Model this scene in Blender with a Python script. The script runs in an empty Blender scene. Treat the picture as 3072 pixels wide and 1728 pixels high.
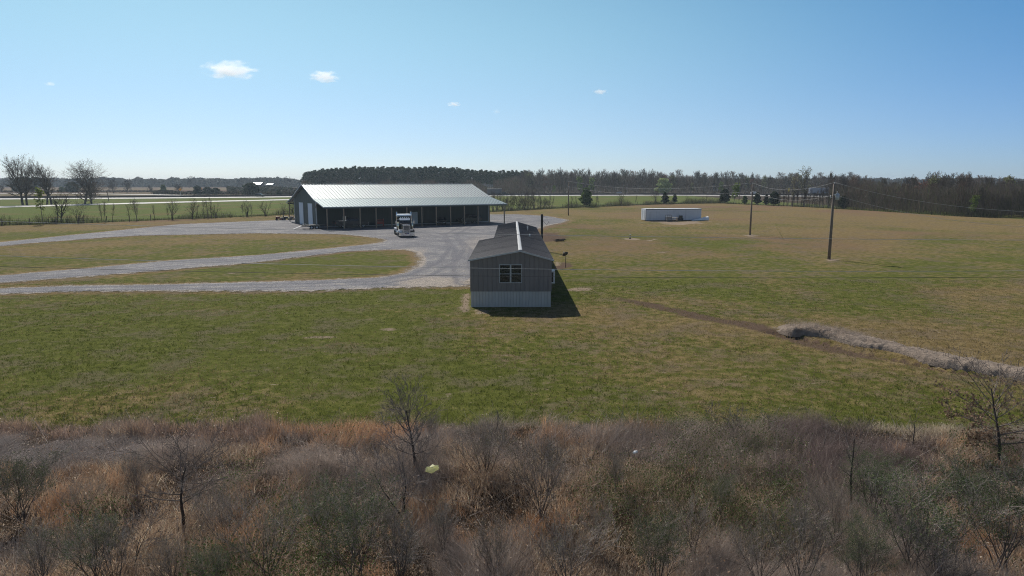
import bpy, bmesh, math, random
import numpy as np
from mathutils import Vector, Matrix
R = math.radians
PI = math.pi
SC = bpy.context.scene
COL = SC.collection

# ------------------------------------------------------------------ camera, sky, sun, exposure
CAM_H = 8.0
PITCH = 8.85
cam = bpy.data.cameras.new("camera")
cam.sensor_width = 36.0
cam.lens = 24.0
cam.clip_start = 0.1
cam.clip_end = 20000.0
cam_o = bpy.data.objects.new("camera", cam)
COL.objects.link(cam_o)
cam_o.location = (0, 0, CAM_H)
cam_o.rotation_euler = (R(90 - PITCH), 0, 0)
SC.camera = cam_o

SUN_AZ = -26.9      # degrees from +Y towards +X
SUN_EL = 43.0
world = bpy.data.worlds.new("World")
SC.world = world
world.use_nodes = True
wn = world.node_tree
wn.nodes.clear()
w_out = wn.nodes.new("ShaderNodeOutputWorld")
w_bg = wn.nodes.new("ShaderNodeBackground")
w_sky = wn.nodes.new("ShaderNodeTexSky")
w_sky.sky_type = 'NISHITA'
w_sky.sun_disc = False
w_sky.sun_elevation = R(SUN_EL)
w_sky.sun_rotation = R(SUN_AZ)
w_sky.altitude = 60.0
w_sky.air_density = 0.7
w_sky.dust_density = 0.3
w_sky.ozone_density = 6.0
w_bg.inputs["Strength"].default_value = 0.10
# the sky of a cool, clear spring day: deeper away from the sun, paler towards it and the horizon
def _wmix(fac, a, b):
    m = wn.nodes.new("ShaderNodeMix"); m.data_type = 'RGBA'
    wn.links.new(fac, m.inputs[0])
    for i, x in ((6, a), (7, b)):
        if isinstance(x, tuple): m.inputs[i].default_value = (*x, 1)
        else: wn.links.new(x, m.inputs[i])
    return m.outputs[2]
def _wrange(val, a, b):
    m = wn.nodes.new("ShaderNodeMapRange"); m.interpolation_type = 'SMOOTHSTEP'; wn.links.new(val, m.inputs[0])
    m.inputs[1].default_value = a; m.inputs[2].default_value = b
    return m.outputs[0]
w_tc = wn.nodes.new("ShaderNodeTexCoord")
w_dot = wn.nodes.new("ShaderNodeVectorMath"); w_dot.operation = 'DOT_PRODUCT'
wn.links.new(w_tc.outputs["Generated"], w_dot.inputs[0])
w_dot.inputs[1].default_value = (math.sin(R(SUN_AZ)), math.cos(R(SUN_AZ)), 0)
w_sep = wn.nodes.new("ShaderNodeSeparateXYZ"); wn.links.new(w_tc.outputs["Generated"], w_sep.inputs[0])
w_el = _wrange(w_sep.outputs[2], 0.01, 0.25)
w_tow = _wrange(w_dot.outputs["Value"], 0.34, 0.90)
w_low = _wmix(w_tow, (.72, .84, 1.03), (.97, .965, .985))
w_high = _wmix(w_tow, (.64, 1.05, 1.12), (1.36, 1.50, 1.10))
w_gain = _wmix(w_el, w_low, w_high)
w_up = _wrange(w_sep.outputs[2], 0.26, 0.55)
w_gain = _wmix(w_up, w_gain, (1.25, 1.02, .78))  # unseen upper sky toned by hand to set fill light and shadow depth
w_back = _wrange(w_dot.outputs["Value"], .25, -.35)
w_gain = _wmix(w_back, w_gain, (1.30, 1.14, .95))  # unseen sky behind the camera warmed and lifted as fill for shaded walls
w_m1 = _wrange(w_sep.outputs[2], 0.0, 0.10); w_m2 = _wrange(w_sep.outputs[2], 0.30, 0.13)
w_mm = wn.nodes.new("ShaderNodeMath"); w_mm.operation = 'MULTIPLY'
wn.links.new(w_m1, w_mm.inputs[0]); wn.links.new(w_m2, w_mm.inputs[1])
w_band = _wmix(w_mm.outputs[0], (1, 1, 1), (1.11, 1.035, .985))
w_g2 = wn.nodes.new("ShaderNodeMix"); w_g2.data_type = 'RGBA'; w_g2.blend_type = 'MULTIPLY'; w_g2.inputs[0].default_value = 1.0
wn.links.new(w_gain, w_g2.inputs[6]); wn.links.new(w_band, w_g2.inputs[7]); w_gain = w_g2.outputs[2]
w_mul = wn.nodes.new("ShaderNodeMix"); w_mul.data_type = 'RGBA'; w_mul.blend_type = 'MULTIPLY'
w_mul.inputs[0].default_value = 1.0
wn.links.new(w_sky.outputs[0], w_mul.inputs[6]); wn.links.new(w_gain, w_mul.inputs[7])
wn.links.new(w_mul.outputs[2], w_bg.inputs["Color"])
wn.links.new(w_bg.outputs[0], w_out.inputs["Surface"])

sun = bpy.data.lights.new("sun", 'SUN')
sun.energy = 5.0
sun.angle = R(0.5)
sun.color = (1.0, 0.94, 0.85)
sun_o = bpy.data.objects.new("sun", sun)
COL.objects.link(sun_o)
_sd = Vector((math.sin(R(SUN_AZ)) * math.cos(R(SUN_EL)), math.cos(R(SUN_AZ)) * math.cos(R(SUN_EL)), math.sin(R(SUN_EL))))
sun_o.location = (0, 0, 60)
sun_o.rotation_euler = _sd.to_track_quat('Z', 'Y').to_euler()

SC.view_settings.view_transform = 'Standard'
SC.view_settings.look = 'None'
SC.view_settings.exposure = 0.0
SC.view_settings.gamma = 1.0
SC.render.engine = 'CYCLES'
SC.cycles.use_denoising = True
SC.cycles.use_light_tree = False
SC.cycles.denoiser = 'OPENIMAGEDENOISE'
SC.cycles.denoising_prefilter = 'NONE'
SC.cycles.denoising_input_passes = 'RGB_ALBEDO_NORMAL'
SC.cycles.filter_width = 1.05
SC.cycles.max_bounces = 6
SC.cycles.diffuse_bounces = 3
SC.cycles.glossy_bounces = 3
SC.cycles.transmission_bounces = 4
SC.cycles.transparent_max_bounces = 12
SC.cycles.volume_bounces = 6
SC.cycles.caustics_reflective = False
SC.cycles.caustics_refractive = False

# ------------------------------------------------------------------ helpers
F = 2048.0
_cp, _sp = math.cos(R(PITCH)), math.sin(R(PITCH))
def pdir(u, v):
    xc, yc = (u - 1536.0) / F, (v - 864.0) / F
    return (xc, _cp - yc * _sp, -_sp - yc * _cp)
def G(u, v, z=0.0):
    """ground point seen at photo position (u, v)"""
    d = pdir(u, v)
    t = (z - CAM_H) / d[2]
    return Vector((d[0] * t, d[1] * t, z))
def AT(u, v, Y):
    """point seen at photo position (u, v) at depth Y"""
    d = pdir(u, v)
    t = Y / d[1]
    return Vector((d[0] * t, Y, CAM_H + d[2] * t))

_tab = np.random.RandomState(7).rand(256, 256)
def vnoise(x, y, s, seed=0):
    x = np.asarray(x, float) / s + seed * 17.31
    y = np.asarray(y, float) / s + seed * 9.77
    xi, yi = np.floor(x).astype(int), np.floor(y).astype(int)
    fx, fy = x - xi, y - yi
    fx, fy = fx * fx * (3 - 2 * fx), fy * fy * (3 - 2 * fy)
    a = _tab[xi & 255, yi & 255]; b = _tab[(xi + 1) & 255, yi & 255]
    c = _tab[xi & 255, (yi + 1) & 255]; d = _tab[(xi + 1) & 255, (yi + 1) & 255]
    return (a * (1 - fx) + b * fx) * (1 - fy) + (c * (1 - fx) + d * fx) * fy
def fbm(x, y, s, seed=0, o=4):
    r, a, t = 0.0, 1.0, 0.0
    for k in range(o):
        r = r + a * vnoise(x, y, s / 2 ** k, seed + k * 3); t += a; a *= 0.55
    return r / t
def sstep(a, b, x):
    t = np.clip((np.asarray(x, float) - a) / (b - a), 0, 1)
    return t * t * (3 - 2 * t)

def np_mesh(name, verts, loops, starts, mat, cols=None, smooth=False):
    me = bpy.data.meshes.new(name)
    verts = np.ascontiguousarray(verts, dtype=np.float32)
    me.vertices.add(len(verts)); me.vertices.foreach_set("co", verts.ravel())
    me.loops.add(len(loops)); me.loops.foreach_set("vertex_index", np.ascontiguousarray(loops, dtype=np.int32).ravel())
    me.polygons.add(len(starts)); me.polygons.foreach_set("loop_start", np.ascontiguousarray(starts, dtype=np.int32))
    if cols is not None:
        ca = me.color_attributes.new("Col", 'FLOAT_COLOR', 'POINT')
        c4 = np.ones((len(verts), 4), np.float32); c4[:, :3] = cols
        ca.data.foreach_set("color", c4.ravel())
    if smooth:
        me.polygons.foreach_set("use_smooth", np.ones(len(starts), bool))
    me.update(calc_edges=True)
    me.validate()
    if mat is not None:
        for m in (mat if isinstance(mat, (list, tuple)) else [mat]):
            me.materials.append(m)
    return me
def link(name, me, parent=None):
    o = bpy.data.objects.new(name, me); COL.objects.link(o)
    if parent is not None: o.parent = parent
    return o
def tag(o, label=None, cat=None, group=None, kind=None):
    if label: o["label"] = label
    if cat: o["category"] = cat
    if group: o["group"] = group
    if kind: o["kind"] = kind
    return o
def empty(name, loc, rz=0.0, label=None, cat=None, group=None):
    o = bpy.data.objects.new(name, None); COL.objects.link(o)
    o.location = loc; o.rotation_euler = (0, 0, rz); o.empty_display_size = 0.2
    return tag(o, label, cat, group)
def copy_tree(o, parent=None):
    c = o.copy(); COL.objects.link(c); c.parent = parent
    for ch in list(o.children): copy_tree(ch, c)
    return c

class MB:
    """collects shapes into one mesh"""
    def __init__(s): s.v = []; s.f = []; s.sm = []
    def add(s, vs, fs, smooth=False):
        o = len(s.v); s.v += [tuple(p) for p in vs]
        for f in fs: s.f.append([o + i for i in f]); s.sm.append(smooth)
        return s
    def box(s, x0, x1, y0, y1, z0, z1):
        return s.add([(x0,y0,z0),(x1,y0,z0),(x1,y1,z0),(x0,y1,z0),(x0,y0,z1),(x1,y0,z1),(x1,y1,z1),(x0,y1,z1)],
                     [(3,2,1,0),(4,5,6,7),(0,1,5,4),(1,2,6,5),(2,3,7,6),(3,0,4,7)])
    def hexa(s, p):
        return s.add(p, [(3,2,1,0),(4,5,6,7),(0,1,5,4),(1,2,6,5),(2,3,7,6),(3,0,4,7)])
    def quad(s, a, b, c, d): return s.add([a,b,c,d], [(0,1,2,3)])
    def bar(s, a, b, w, h=None):
        """square bar from a to b"""
        a, b = Vector(a), Vector(b); h = h or w
        d = (b - a).normalized()
        up = Vector((0,0,1)) if abs(d.z) < .95 else Vector((0,1,0))
        x = d.cross(up).normalized() * w / 2; z = x.cross(d).normalized() * h / 2
        p = [a-x-z, a+x-z, b+x-z, b-x-z, a-x+z, a+x+z, b+x+z, b-x+z]
        return s.hexa(p)
    def tube(s, pts, rad, n=8, cap=True, smooth=True):
        pts = [Vector(p) for p in pts]
        rad = rad if isinstance(rad, (list, tuple)) else [rad] * len(pts)
        vs, fs = [], []
        ref = None
        for i, p in enumerate(pts):
            d = (pts[min(i+1, len(pts)-1)] - pts[max(i-1, 0)]).normalized()
            if ref is None:
                ref = d.orthogonal().normalized()
            ref = (ref - d * ref.dot(d))
            ref = ref.normalized() if ref.length > 1e-6 else d.orthogonal().normalized()
            q = d.cross(ref)
            for k in range(n):
                a = 2 * PI * k / n
                vs.append(p + (ref * math.cos(a) + q * math.sin(a)) * rad[i])
        for i in range(len(pts) - 1):
            for k in range(n):
                fs.append((i*n+k, i*n+(k+1) % n, (i+1)*n+(k+1) % n, (i+1)*n+k))
        s.add(vs, fs, smooth)
        if cap:
            o = len(s.v) - len(vs)
            s.f.append([o + k for k in reversed(range(n))]); s.sm.append(False)
            s.f.append([o + (len(pts)-1)*n + k for k in range(n)]); s.sm.append(False)
        return s
    def prism(s, poly, axis, a, b):
        """extrude a polygon of 2D points along an axis ('x','y','z')"""
        def P(q, t):
            return {'x': (t, q[0], q[1]), 'y': (q[0], t, q[1]), 'z': (q[0], q[1], t)}[axis]
        n = len(poly)
        vs = [P(q, a) for q in poly] + [P(q, b) for q in poly]
        fs = [tuple(reversed(range(n))), tuple(range(n, 2*n))] + [(i, (i+1) % n, n+(i+1) % n, n+i) for i in range(n)]
        return s.add(vs, fs)
    def ellipsoid(s, c, r, nu=12, nv=8):
        vs, fs = [], []
        for j in range(nv + 1):
            t = PI * j / nv
            for i in range(nu):
                a = 2 * PI * i / nu
                vs.append((c[0]+r[0]*math.sin(t)*math.cos(a), c[1]+r[1]*math.sin(t)*math.sin(a), c[2]+r[2]*math.cos(t)))
        for j in range(nv):
            for i in range(nu):
                fs.append((j*nu+i, j*nu+(i+1) % nu, (j+1)*nu+(i+1) % nu, (j+1)*nu+i))
        return s.add(vs, fs, True)
    def mesh(s, name, mat, bevel=0.0):
        me = bpy.data.meshes.new(name)
        me.from_pydata(s.v, [], s.f)
        me.polygons.foreach_set("use_smooth", s.sm)
        bm = bmesh.new(); bm.from_mesh(me)
        bmesh.ops.remove_doubles(bm, verts=bm.verts, dist=1e-5)
        bmesh.ops.recalc_face_normals(bm, faces=bm.faces)
        if bevel > 0:
            bmesh.ops.bevel(bm, geom=[e for e in bm.edges if len(e.link_faces) == 2 and e.calc_face_angle(0) > .5], offset=bevel, segments=2, affect='EDGES', profile=.6)
        bm.to_mesh(me); bm.free()
        me.update()
        for m in (mat if isinstance(mat, (list, tuple)) else [mat]): me.materials.append(m)
        return me
    def build(s, name, mat, parent=None, bevel=0.0):
        return link(name, s.mesh(name, mat, bevel), parent)

# ------------------------------------------------------------------ materials
class NT:
    def __init__(s, name):
        s.m = bpy.data.materials.new(name); s.m.use_nodes = True
        s.t = s.m.node_tree; s.t.nodes.clear()
        s.out = s.n("ShaderNodeOutputMaterial")
    def n(s, typ, **kw):
        nd = s.t.nodes.new(typ)
        for k, v in kw.items():
            setattr(nd, k, v)
        return nd
    def l(s, a, b): s.t.links.new(a, b)
    def coord(s, kind="Object"):
        return s.n("ShaderNodeTexCoord").outputs[kind]
    def pos(s):
        return s.n("ShaderNodeNewGeometry").outputs["Position"]
    def mapping(s, vec, scale=(1,1,1), rot=(0,0,0)):
        m = s.n("ShaderNodeMapping"); s.l(vec, m.inputs["Vector"])
        m.inputs["Scale"].default_value = scale; m.inputs["Rotation"].default_value = rot
        return m.outputs[0]
    def noise(s, vec, scale, detail=4, rough=.55, dist=0):
        nd = s.n("ShaderNodeTexNoise"); s.l(vec, nd.inputs["Vector"])
        nd.inputs["Scale"].default_value = scale; nd.inputs["Detail"].default_value = detail
        nd.inputs["Roughness"].default_value = rough; nd.inputs["Distortion"].default_value = dist
        return nd.outputs["Fac"]
    def vor(s, vec, scale, out="Color"):
        nd = s.n("ShaderNodeTexVoronoi"); s.l(vec, nd.inputs["Vector"]); nd.inputs["Scale"].default_value = scale
        return nd.outputs[out]
    def ramp(s, fac, stops):
        r = s.n("ShaderNodeValToRGB"); s.l(fac, r.inputs[0])
        e = r.color_ramp.elements
        while len(e) < len(stops): e.new(.5)
        for i, (p, c) in enumerate(stops):
            e[i].position = p; e[i].color = (*c, 1) if len(c) == 3 else c
        return r.outputs[0]
    def rng(s, fac, a, b, c=0.0, d=1.0):
        m = s.n("ShaderNodeMapRange"); m.interpolation_type = 'SMOOTHSTEP'
        s.l(fac, m.inputs[0])
        for i, x in enumerate((a, b, c, d)): m.inputs[i+1].default_value = x
        return m.outputs[0]
    def math(s, op, a, b=None):
        m = s.n("ShaderNodeMath", operation=op)
        for i, x in enumerate((a, b)):
            if x is None: continue
            if isinstance(x, (int, float)): m.inputs[i].default_value = x
            else: s.l(x, m.inputs[i])
        return m.outputs[0]
    def mix(s, fac, a, b, mode='MIX'):
        m = s.n("ShaderNodeMix", data_type='RGBA', blend_type=mode)
        if isinstance(fac, (int, float)): m.inputs[0].default_value = fac
        else: s.l(fac, m.inputs[0])
        for i, x in ((6, a), (7, b)):
            if isinstance(x, tuple): m.inputs[i].default_value = (*x, 1)
            else: s.l(x, m.inputs[i])
        return m.outputs[2]
    def attr(s, name, out="Color"):
        a = s.n("ShaderNodeAttribute"); a.attribute_name = name
        return a.outputs[out]
    def bump(s, h, strength=.4, dist=.05):
        b = s.n("ShaderNodeBump"); s.l(h, b.inputs["Height"])
        b.inputs["Strength"].default_value = strength; b.inputs["Distance"].default_value = dist
        return b.outputs[0]
    def bsdf(s, color, rough=.6, metal=0.0, normal=None, spec=.5, **kw):
        p = s.n("ShaderNodeBsdfPrincipled")
        if isinstance(color, tuple): p.inputs["Base Color"].default_value = (*color, 1)
        else: s.l(color, p.inputs["Base Color"])
        if isinstance(rough, (int, float)): p.inputs["Roughness"].default_value = rough
        else: s.l(rough, p.inputs["Roughness"])
        p.inputs["Metallic"].default_value = metal
        p.inputs["Specular IOR Level"].default_value = spec
        if normal is not None: s.l(normal, p.inputs["Normal"])
        for k, v in kw.items(): p.inputs[k].default_value = v
        return p.outputs[0]
    def done(s, sh):
        s.l(sh, s.out.inputs["Surface"]); return s.m

def plain(name, col, rough=.6, metal=0.0, var=.12, scale=6.0, spec=.5, bump=0.0):
    t = NT(name); c = t.coord()
    n = t.noise(c, scale, 5)
    dark = tuple(x * (1 - var) for x in col); lite = tuple(min(1, x * (1 + var)) for x in col)
    cc = t.ramp(n, [(.3, dark), (.7, lite)])
    rr = t.rng(n, .2, .8, rough - .06, rough + .06)
    nm = t.bump(n, bump, .02) if bump else None
    return t.done(t.bsdf(cc, rr, metal, nm, spec))
def veg(name, transl=.3, rough=.8, rnd=0.0, spec=.08):
    """plant matter coloured by the Col attribute; rnd: how far whole copies differ"""
    t = NT(name)
    c = t.attr("Col")
    if rnd:
        oi = t.n("ShaderNodeObjectInfo").outputs["Random"]
        k = t.rng(oi, 0, 1, 1 - rnd, 1 + rnd)
        hs = t.n("ShaderNodeHueSaturation"); t.l(c, hs.inputs["Color"]); t.l(k, hs.inputs["Value"])
        hs.inputs["Saturation"].default_value = 1.0
        c = hs.outputs[0]
    p = t.bsdf(c, rough, 0, None, spec)
    if transl > 0:
        tr = t.n("ShaderNodeBsdfTranslucent"); t.l(c, tr.inputs["Color"])
        mx = t.n("ShaderNodeMixShader"); mx.inputs[0].default_value = transl
        t.l(p, mx.inputs[1]); t.l(tr.outputs[0], mx.inputs[2]); p = mx.outputs[0]
    return t.done(p)

M = {}
M['grass_blade'] = veg('grass_blade', .35)
M['twig'] = veg('twig', 0.0, .8, .22)
M['leaf'] = veg('leaf', .3, .7, .18)
M['brush'] = veg('brush', .42, .8)
M['chrome'] = plain('chrome', (.72, .73, .75), .16, 1.0, .05)
M['steel'] = plain('steel', (.45, .46, .47), .4, .9, .1)
M['tyre'] = plain('tyre', (.018, .018, .019), .8)
M['black_paint'] = plain('black_paint', (.012, .013, .016), .25, 0, .1)
M['white_paint'] = plain('white_paint', (.74, .75, .76), .45, 0, .05)
M['glass'] = plain('glass', (.012, .018, .03), .06, 0, .05, spec=.7)
M['wood_post'] = plain('wood_post', (.27, .21, .155), .85, 0, .3, 9)
M['rubber'] = plain('rubber', (.02, .02, .02), .8)
# ------------------------------------------------------------------ the lie of the land
FENCE_PX = [(-500,693),(0,677),(131,673),(235,670),(410,663),(645,654),(790,648),(880,643),(1475,636),(1570,630.5),(1700,624),(1860,618),
            (2000,612),(2172,610),(2300,616),(2440,622),(2527,627),(2721,639),(2870,649),(3072,656),(3500,690)]
FENCE = [G(*p) for p in FENCE_PX]
_fx = np.array([p.x for p in FENCE]); _fy = np.array([p.y for p in FENCE])
def fence_y(x): return np.interp(x, _fx, _fy)
def brush_edge(x): return 21.75 + .9 * (fbm(x, np.zeros_like(np.asarray(x, float)), 6.0, 5, 3) - .5) - np.clip(np.asarray(x, float) - 5, 0, 20) * .075

GRAVEL_PX = [(-400,772),(0,727),(209,706),(417,685),(537,673),(768,663),(887,659),(1000,652),(1300,641),(1476,643.5),(1550,643),(1640,648),(1706,660),
 (1690,668),(1640,678),(1600,692),(1560,720),(1530,790),(1440,815),(1411,860),(1190,863),(918,874),(714,874),(466,873),(217,875),(0,882),(-400,895),
 (-400,871),(0,865),(217,857),(466,854),(800,845),(977,840),(1141,832),(1215,818),(1255,795),(1262,775),(1245,757),(1215,749),(1141,750),(1036,755),
 (887,773),(768,788),(507,810),(298,827),(149,838),(0,849),(-400,867),(-400,846),(0,827),(131,815),(238,807),(507,782),(768,766),(977,746),(1096,734),
 (1145,727),(1156,721),(1141,716),(1066,707),(1021,703),(768,700),(417,707),(328,712),(89,730),(0,739),(-400,790)]
GP = np.array([[p.x, p.y] for p in (G(*q) for q in GRAVEL_PX)])
def poly_sdf(x, y, P):
    """distance to the outline, positive inside"""
    x = np.asarray(x, float); y = np.asarray(y, float)
    d2 = np.full(x.shape, 1e18); ins = np.zeros(x.shape, bool)
    for i in range(len(P)):
        ax, ay = P[i]; bx, by = P[(i + 1) % len(P)]
        ex, ey = bx - ax, by - ay
        t = np.clip(((x - ax) * ex + (y - ay) * ey) / (ex * ex + ey * ey + 1e-12), 0, 1)
        d2 = np.minimum(d2, (x - ax - t * ex) ** 2 + (y - ay - t * ey) ** 2)
        c = (ay > y) != (by > y)
        xi = ex * (y - ay) / (ey if abs(ey) > 1e-12 else 1e-12) + ax
        ins ^= c & (x < xi)
    return np.where(ins, 1, -1) * np.sqrt(d2)

def fan_grid(ys, a0, a1, na, off=30.0):
    ys = np.asarray(ys, float); a = np.linspace(a0, a1, na)
    Y = np.repeat(ys[:, None], na, 1); X = a[None, :] * (Y + off)
    return X, Y
def grid_loops(nr, nc, keep=None):
    i = np.arange((nr - 1) * nc).reshape(nr - 1, nc)[:, :-1]
    q = np.stack([i, i + 1, i + nc + 1, i + nc], -1).reshape(-1, 4)
    if keep is not None: q = q[keep.ravel()]
    return q
def project(X, Y, Z=0.0):
    zc = Y * _cp - (Z - CAM_H) * _sp
    dn = (CAM_H - Z) * _cp - Y * _sp
    zc = np.maximum(zc, .5)
    return 1536 + F * X / zc, 864 + F * dn / zc

# ------------------------------------------------------------------ ground
ys = np.concatenate([np.linspace(-40, 8, 20)[:-1], np.arange(8, 20, .5), np.arange(20, 52, .26), np.arange(52, 110, .5), np.arange(110, 300, 1.3), np.geomspace(300, 2600, 55)])
X, Y = fan_grid(ys, -1.75, 1.75, 640, 42.0)
U, V = project(X, Y)
fy = fence_y(X)
inside = sstep(1.5, -1.5, Y - fy)                       # the mown field this side of the fence
gd = np.full(X.shape, -50.0)
_sel = (Y > 40) & (Y < 210) & (np.abs(X) < 130)
gd[_sel] = poly_sdf(X[_sel], Y[_sel], GP)
def blob(u, v, w, h, seed=0, amp=.7):
    dx = (U - u) / w; dy = (V - v) / h
    return sstep(1.0, .35, np.sqrt(dx * dx + dy * dy) + amp * (fbm(X, Y, 2.2, 40 + seed, 4) - .5) * 2)
tan = .50 + .62 * (fbm(X, Y, 17, 1, 4) - .5) * 2 + .35 * (fbm(X, Y, 5, 2, 3) - .5) * 2
tan += .17 * sstep(1650, 2150, U) * sstep(800, 700, V) + .24 * sstep(760, 650, V) * sstep(1300, 1700, U)
tan += .40 * sstep(730, 690, V) * sstep(1200, 500, U) * sstep(715 - (U * .05), 690 - (U * .05), V)
tan += .10 * sstep(1800, 2500, U) * sstep(980, 1180, V)
tan += .22 * blob(2950, 900, 260, 60, 91)
tan -= .38 * sstep(1700, 900, U) * sstep(790, 860, V) * sstep(1240, 1100, V)
tan -= .30 * blob(900, 790, 420, 45, 3) + .3 * blob(800, 740, 420, 26, 4)
tan += .75 * sstep(-1.7, -.2, gd) * sstep(.8, -.2, gd)
red = sstep(.42, .62, fbm(X, Y, 30, 9, 3)) * sstep(820, 690, V)
dirt_and_shade = np.zeros_like(X); pale = np.zeros_like(X)
for k, (u, v, w, h, a, kind) in enumerate([
    (955,1010,95,9,.8,'p'),(1168,987,45,8,.8,'p'),(1340,1182,42,6,.7,'p'),(868,938,36,5,.6,'p'),(300,1078,70,6,.4,'p'),(90,1012,60,7,.4,'p'),
    (1395,905,26,48,1,'p'),(1440,935,30,9,.8,'p'),(1735,868,58,10,.9,'p'),(1680,930,30,10,.3,'p'),(1655,712,62,17,1,'d'),(1690,690,50,8,.5,'p'),
    (1692,797,46,14,.9,'d'),(1672,790,20,9,.8,'p'),(2496,779,42,6,1.6,'p'),(2252,706,20,4,1.4,'p'),(2030,668,125,7,1,'p'),(2150,672,30,4,.5,'p'),
    (1888,717,30,4,1.2,'p'),(1947,721,16,2,1.3,'p'),(1965,718,16,2,.9,'p'),(1860,727,30,3,.4,'p'),(1985,757,24,2,.7,'p'),(2130,765,30,2,.7,'p'),
    (2240,764,18,2,.6,'p'),(2000,770,14,2,.6,'p'),(1905,800,10,2,.7,'p'),(2365,808,12,2,.8,'p'),(2355,988,34,8,.6,'p'),(2640,1060,60,6,.5,'p'),
    (60,843,60,12,.5,'p'),(700,819,14,2,1.1,'p'),(335,831,12,2,.8,'p'),(410,824,14,2,.7,'p'),(72,762,16,2,.7,'p'),(1560,1100,24,3,.5,'p'),(1290,1210,26,4,.5,'p'),
    (700,1130,60,5,.4,'p'),(420,1175,60,5,.35,'p'),(1850,1010,16,3,.4,'p'),(2110,1068,20,3,.5,'p'),(2470,1148,16,3,.6,'p'),(2880,1160,36,3,.6,'p'),(300,905,120,12,.35,'p'),(900,885,160,8,.4,'p')]):
    b = a * blob(u, v, w, h, k)
    if kind == 'p': pale = np.maximum(pale, b)
    else: dirt_and_shade = np.maximum(dirt_and_shade, b)
# the trench line filled in with brown earth
TR = [G(*p) for p in ((1700,856),(1800,882),(1950,915),(2110,950),(2240,972),(2330,1000),(2450,1034),(2620,1072))]
def line_dist(x, y, P):
    d2 = np.full(np.shape(x), 1e18)
    for a, b in zip(P[:-1], P[1:]):
        ex, ey = b.x - a.x, b.y - a.y
        t = np.clip(((x - a.x) * ex + (y - a.y) * ey) / (ex * ex + ey * ey), 0, 1)
        d2 = np.minimum(d2, (x - a.x - t * ex) ** 2 + (y - a.y - t * ey) ** 2)
    return np.sqrt(d2)
trd = line_dist(X, Y, TR) + 1.2 * (fbm(X, Y, 1.5, 77, 3) - .5)
dirt_and_shade = np.maximum(dirt_and_shade, .8 * sstep(1.3, .25, trd) * sstep(1690, 1950, U))
dirt_and_shade = np.maximum(dirt_and_shade, .95 * sstep(.55, .2, line_dist(X, Y, [G(*p) for p in ((2325,995),(2400,1010),(2480,1027),(2600,1054),(2740,1083),(2840,1103),(3050,1139),(3200,1165))]) + .5 * (fbm(X, Y, .8, 78, 3) - .5)))  # bare ditch earth, with the ditch's shadow also painted in dark
pale *= sstep(2600, 2400, U - 0) * 1 + (U >= 2600) * .8
past = 1 - inside
HW_PX = [(-700,602),(0,598.5),(400,596),(768,593),(887,591.5),(1200,589.5),(1536,588),(2000,587),(2300,588.5),(2700,592)]
FR_PX = [(-500,640),(0,623),(300,614.5),(620,606),(768,602.8),(887,600)]
HW = [G(*p) for p in HW_PX]; FR = [G(*p) for p in FR_PX]
hwy = np.interp(X, [p.x for p in HW], [p.y for p in HW])
beyond = sstep(10, 40, Y - hwy)
wood = np.maximum(sstep(-6, 8, Y - np.where(X > 80, np.interp(X, [80, 110, 120, 135, 400], [900, 210, 170, 150, 130]), 4000)), sstep(6, 16, Y - hwy) * sstep(-.345, -.32, X / np.maximum(Y, 1)))
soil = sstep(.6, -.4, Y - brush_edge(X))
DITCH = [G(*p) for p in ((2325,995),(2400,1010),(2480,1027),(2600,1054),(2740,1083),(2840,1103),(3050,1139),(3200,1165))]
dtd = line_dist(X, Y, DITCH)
Z = -.42 * np.exp(-(dtd / .32) ** 2) * (.6 + .8 * fbm(X, Y, 1.2, 64, 3)) - .05 * fbm(X, Y, 3, 60, 3) - .5 * sstep(18.5, 15, Y) * sstep(-20, 5, Y) * .6

# beyond the fence the pasture drops a little and the roads stand up on it
nr, nc = X.shape
gme = np_mesh("ground", np.stack([X, Y, Z], -1).reshape(-1, 3), *(lambda q: (q.ravel(), np.arange(0, q.size, 4)))(grid_loops(nr, nc)), None, smooth=True)
def put(me, name, a, b, c):
    ca = me.color_attributes.new(name, 'FLOAT_COLOR', 'POINT')
    c4 = np.ones((a.size, 4), np.float32)
    for i, q in enumerate((a, b, c)): c4[:, i] = np.clip(q, 0, 1.5).ravel()
    ca.data.foreach_set("color", c4.ravel())
put(gme, "MaskA", tan, dirt_and_shade, pale)
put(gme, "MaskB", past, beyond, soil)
put(gme, "MaskC", red, wood, inside)
t = NT("ground"); P = t.pos()
sA = t.n("ShaderNodeSeparateColor"); t.l(t.attr("MaskA"), sA.inputs[0])
sB = t.n("ShaderNodeSeparateColor"); t.l(t.attr("MaskB"), sB.inputs[0])
sC = t.n("ShaderNodeSeparateColor"); t.l(t.attr("MaskC"), sC.inputs[0])
n_f = t.noise(P, 9.0, 6, .7)          # tufts
n_m = t.noise(P, 1.6, 5, .6)          # patches a hand wide to a metre
n_l = t.noise(P, .35, 4, .6)
green = t.mix(t.rng(n_m, .3, .7), (.083, .096, .018), (.140, .150, .036))
tanc = t.mix(t.rng(n_m, .35, .68), (.175, .128, .056), (.26, .195, .092))
tanc = t.mix(sC.outputs[0], tanc, (.205, .135, .080))
that = (.165, .130, .100)
f_tan = t.rng(t.math('ADD', sA.outputs[0], t.math('MULTIPLY', t.math('SUBTRACT', t.math('ADD', n_m, n_f), 1.0), 1.5)), .25, .85)
c = t.mix(f_tan, green, tanc)
f_th = t.math('MULTIPLY', t.rng(t.math('ADD', n_l, t.math('MULTIPLY', t.math('ADD', n_f, n_m), .5)), .97, 1.16), .52)
c = t.mix(f_th, c, that)
n_s = t.noise(t.mapping(P, (.7, 1.5, 1)), 1.7, 7, .75)
c = t.mix(t.math('MULTIPLY', t.rng(n_s, .615, .675), .75), c, (.34, .275, .205))
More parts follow.
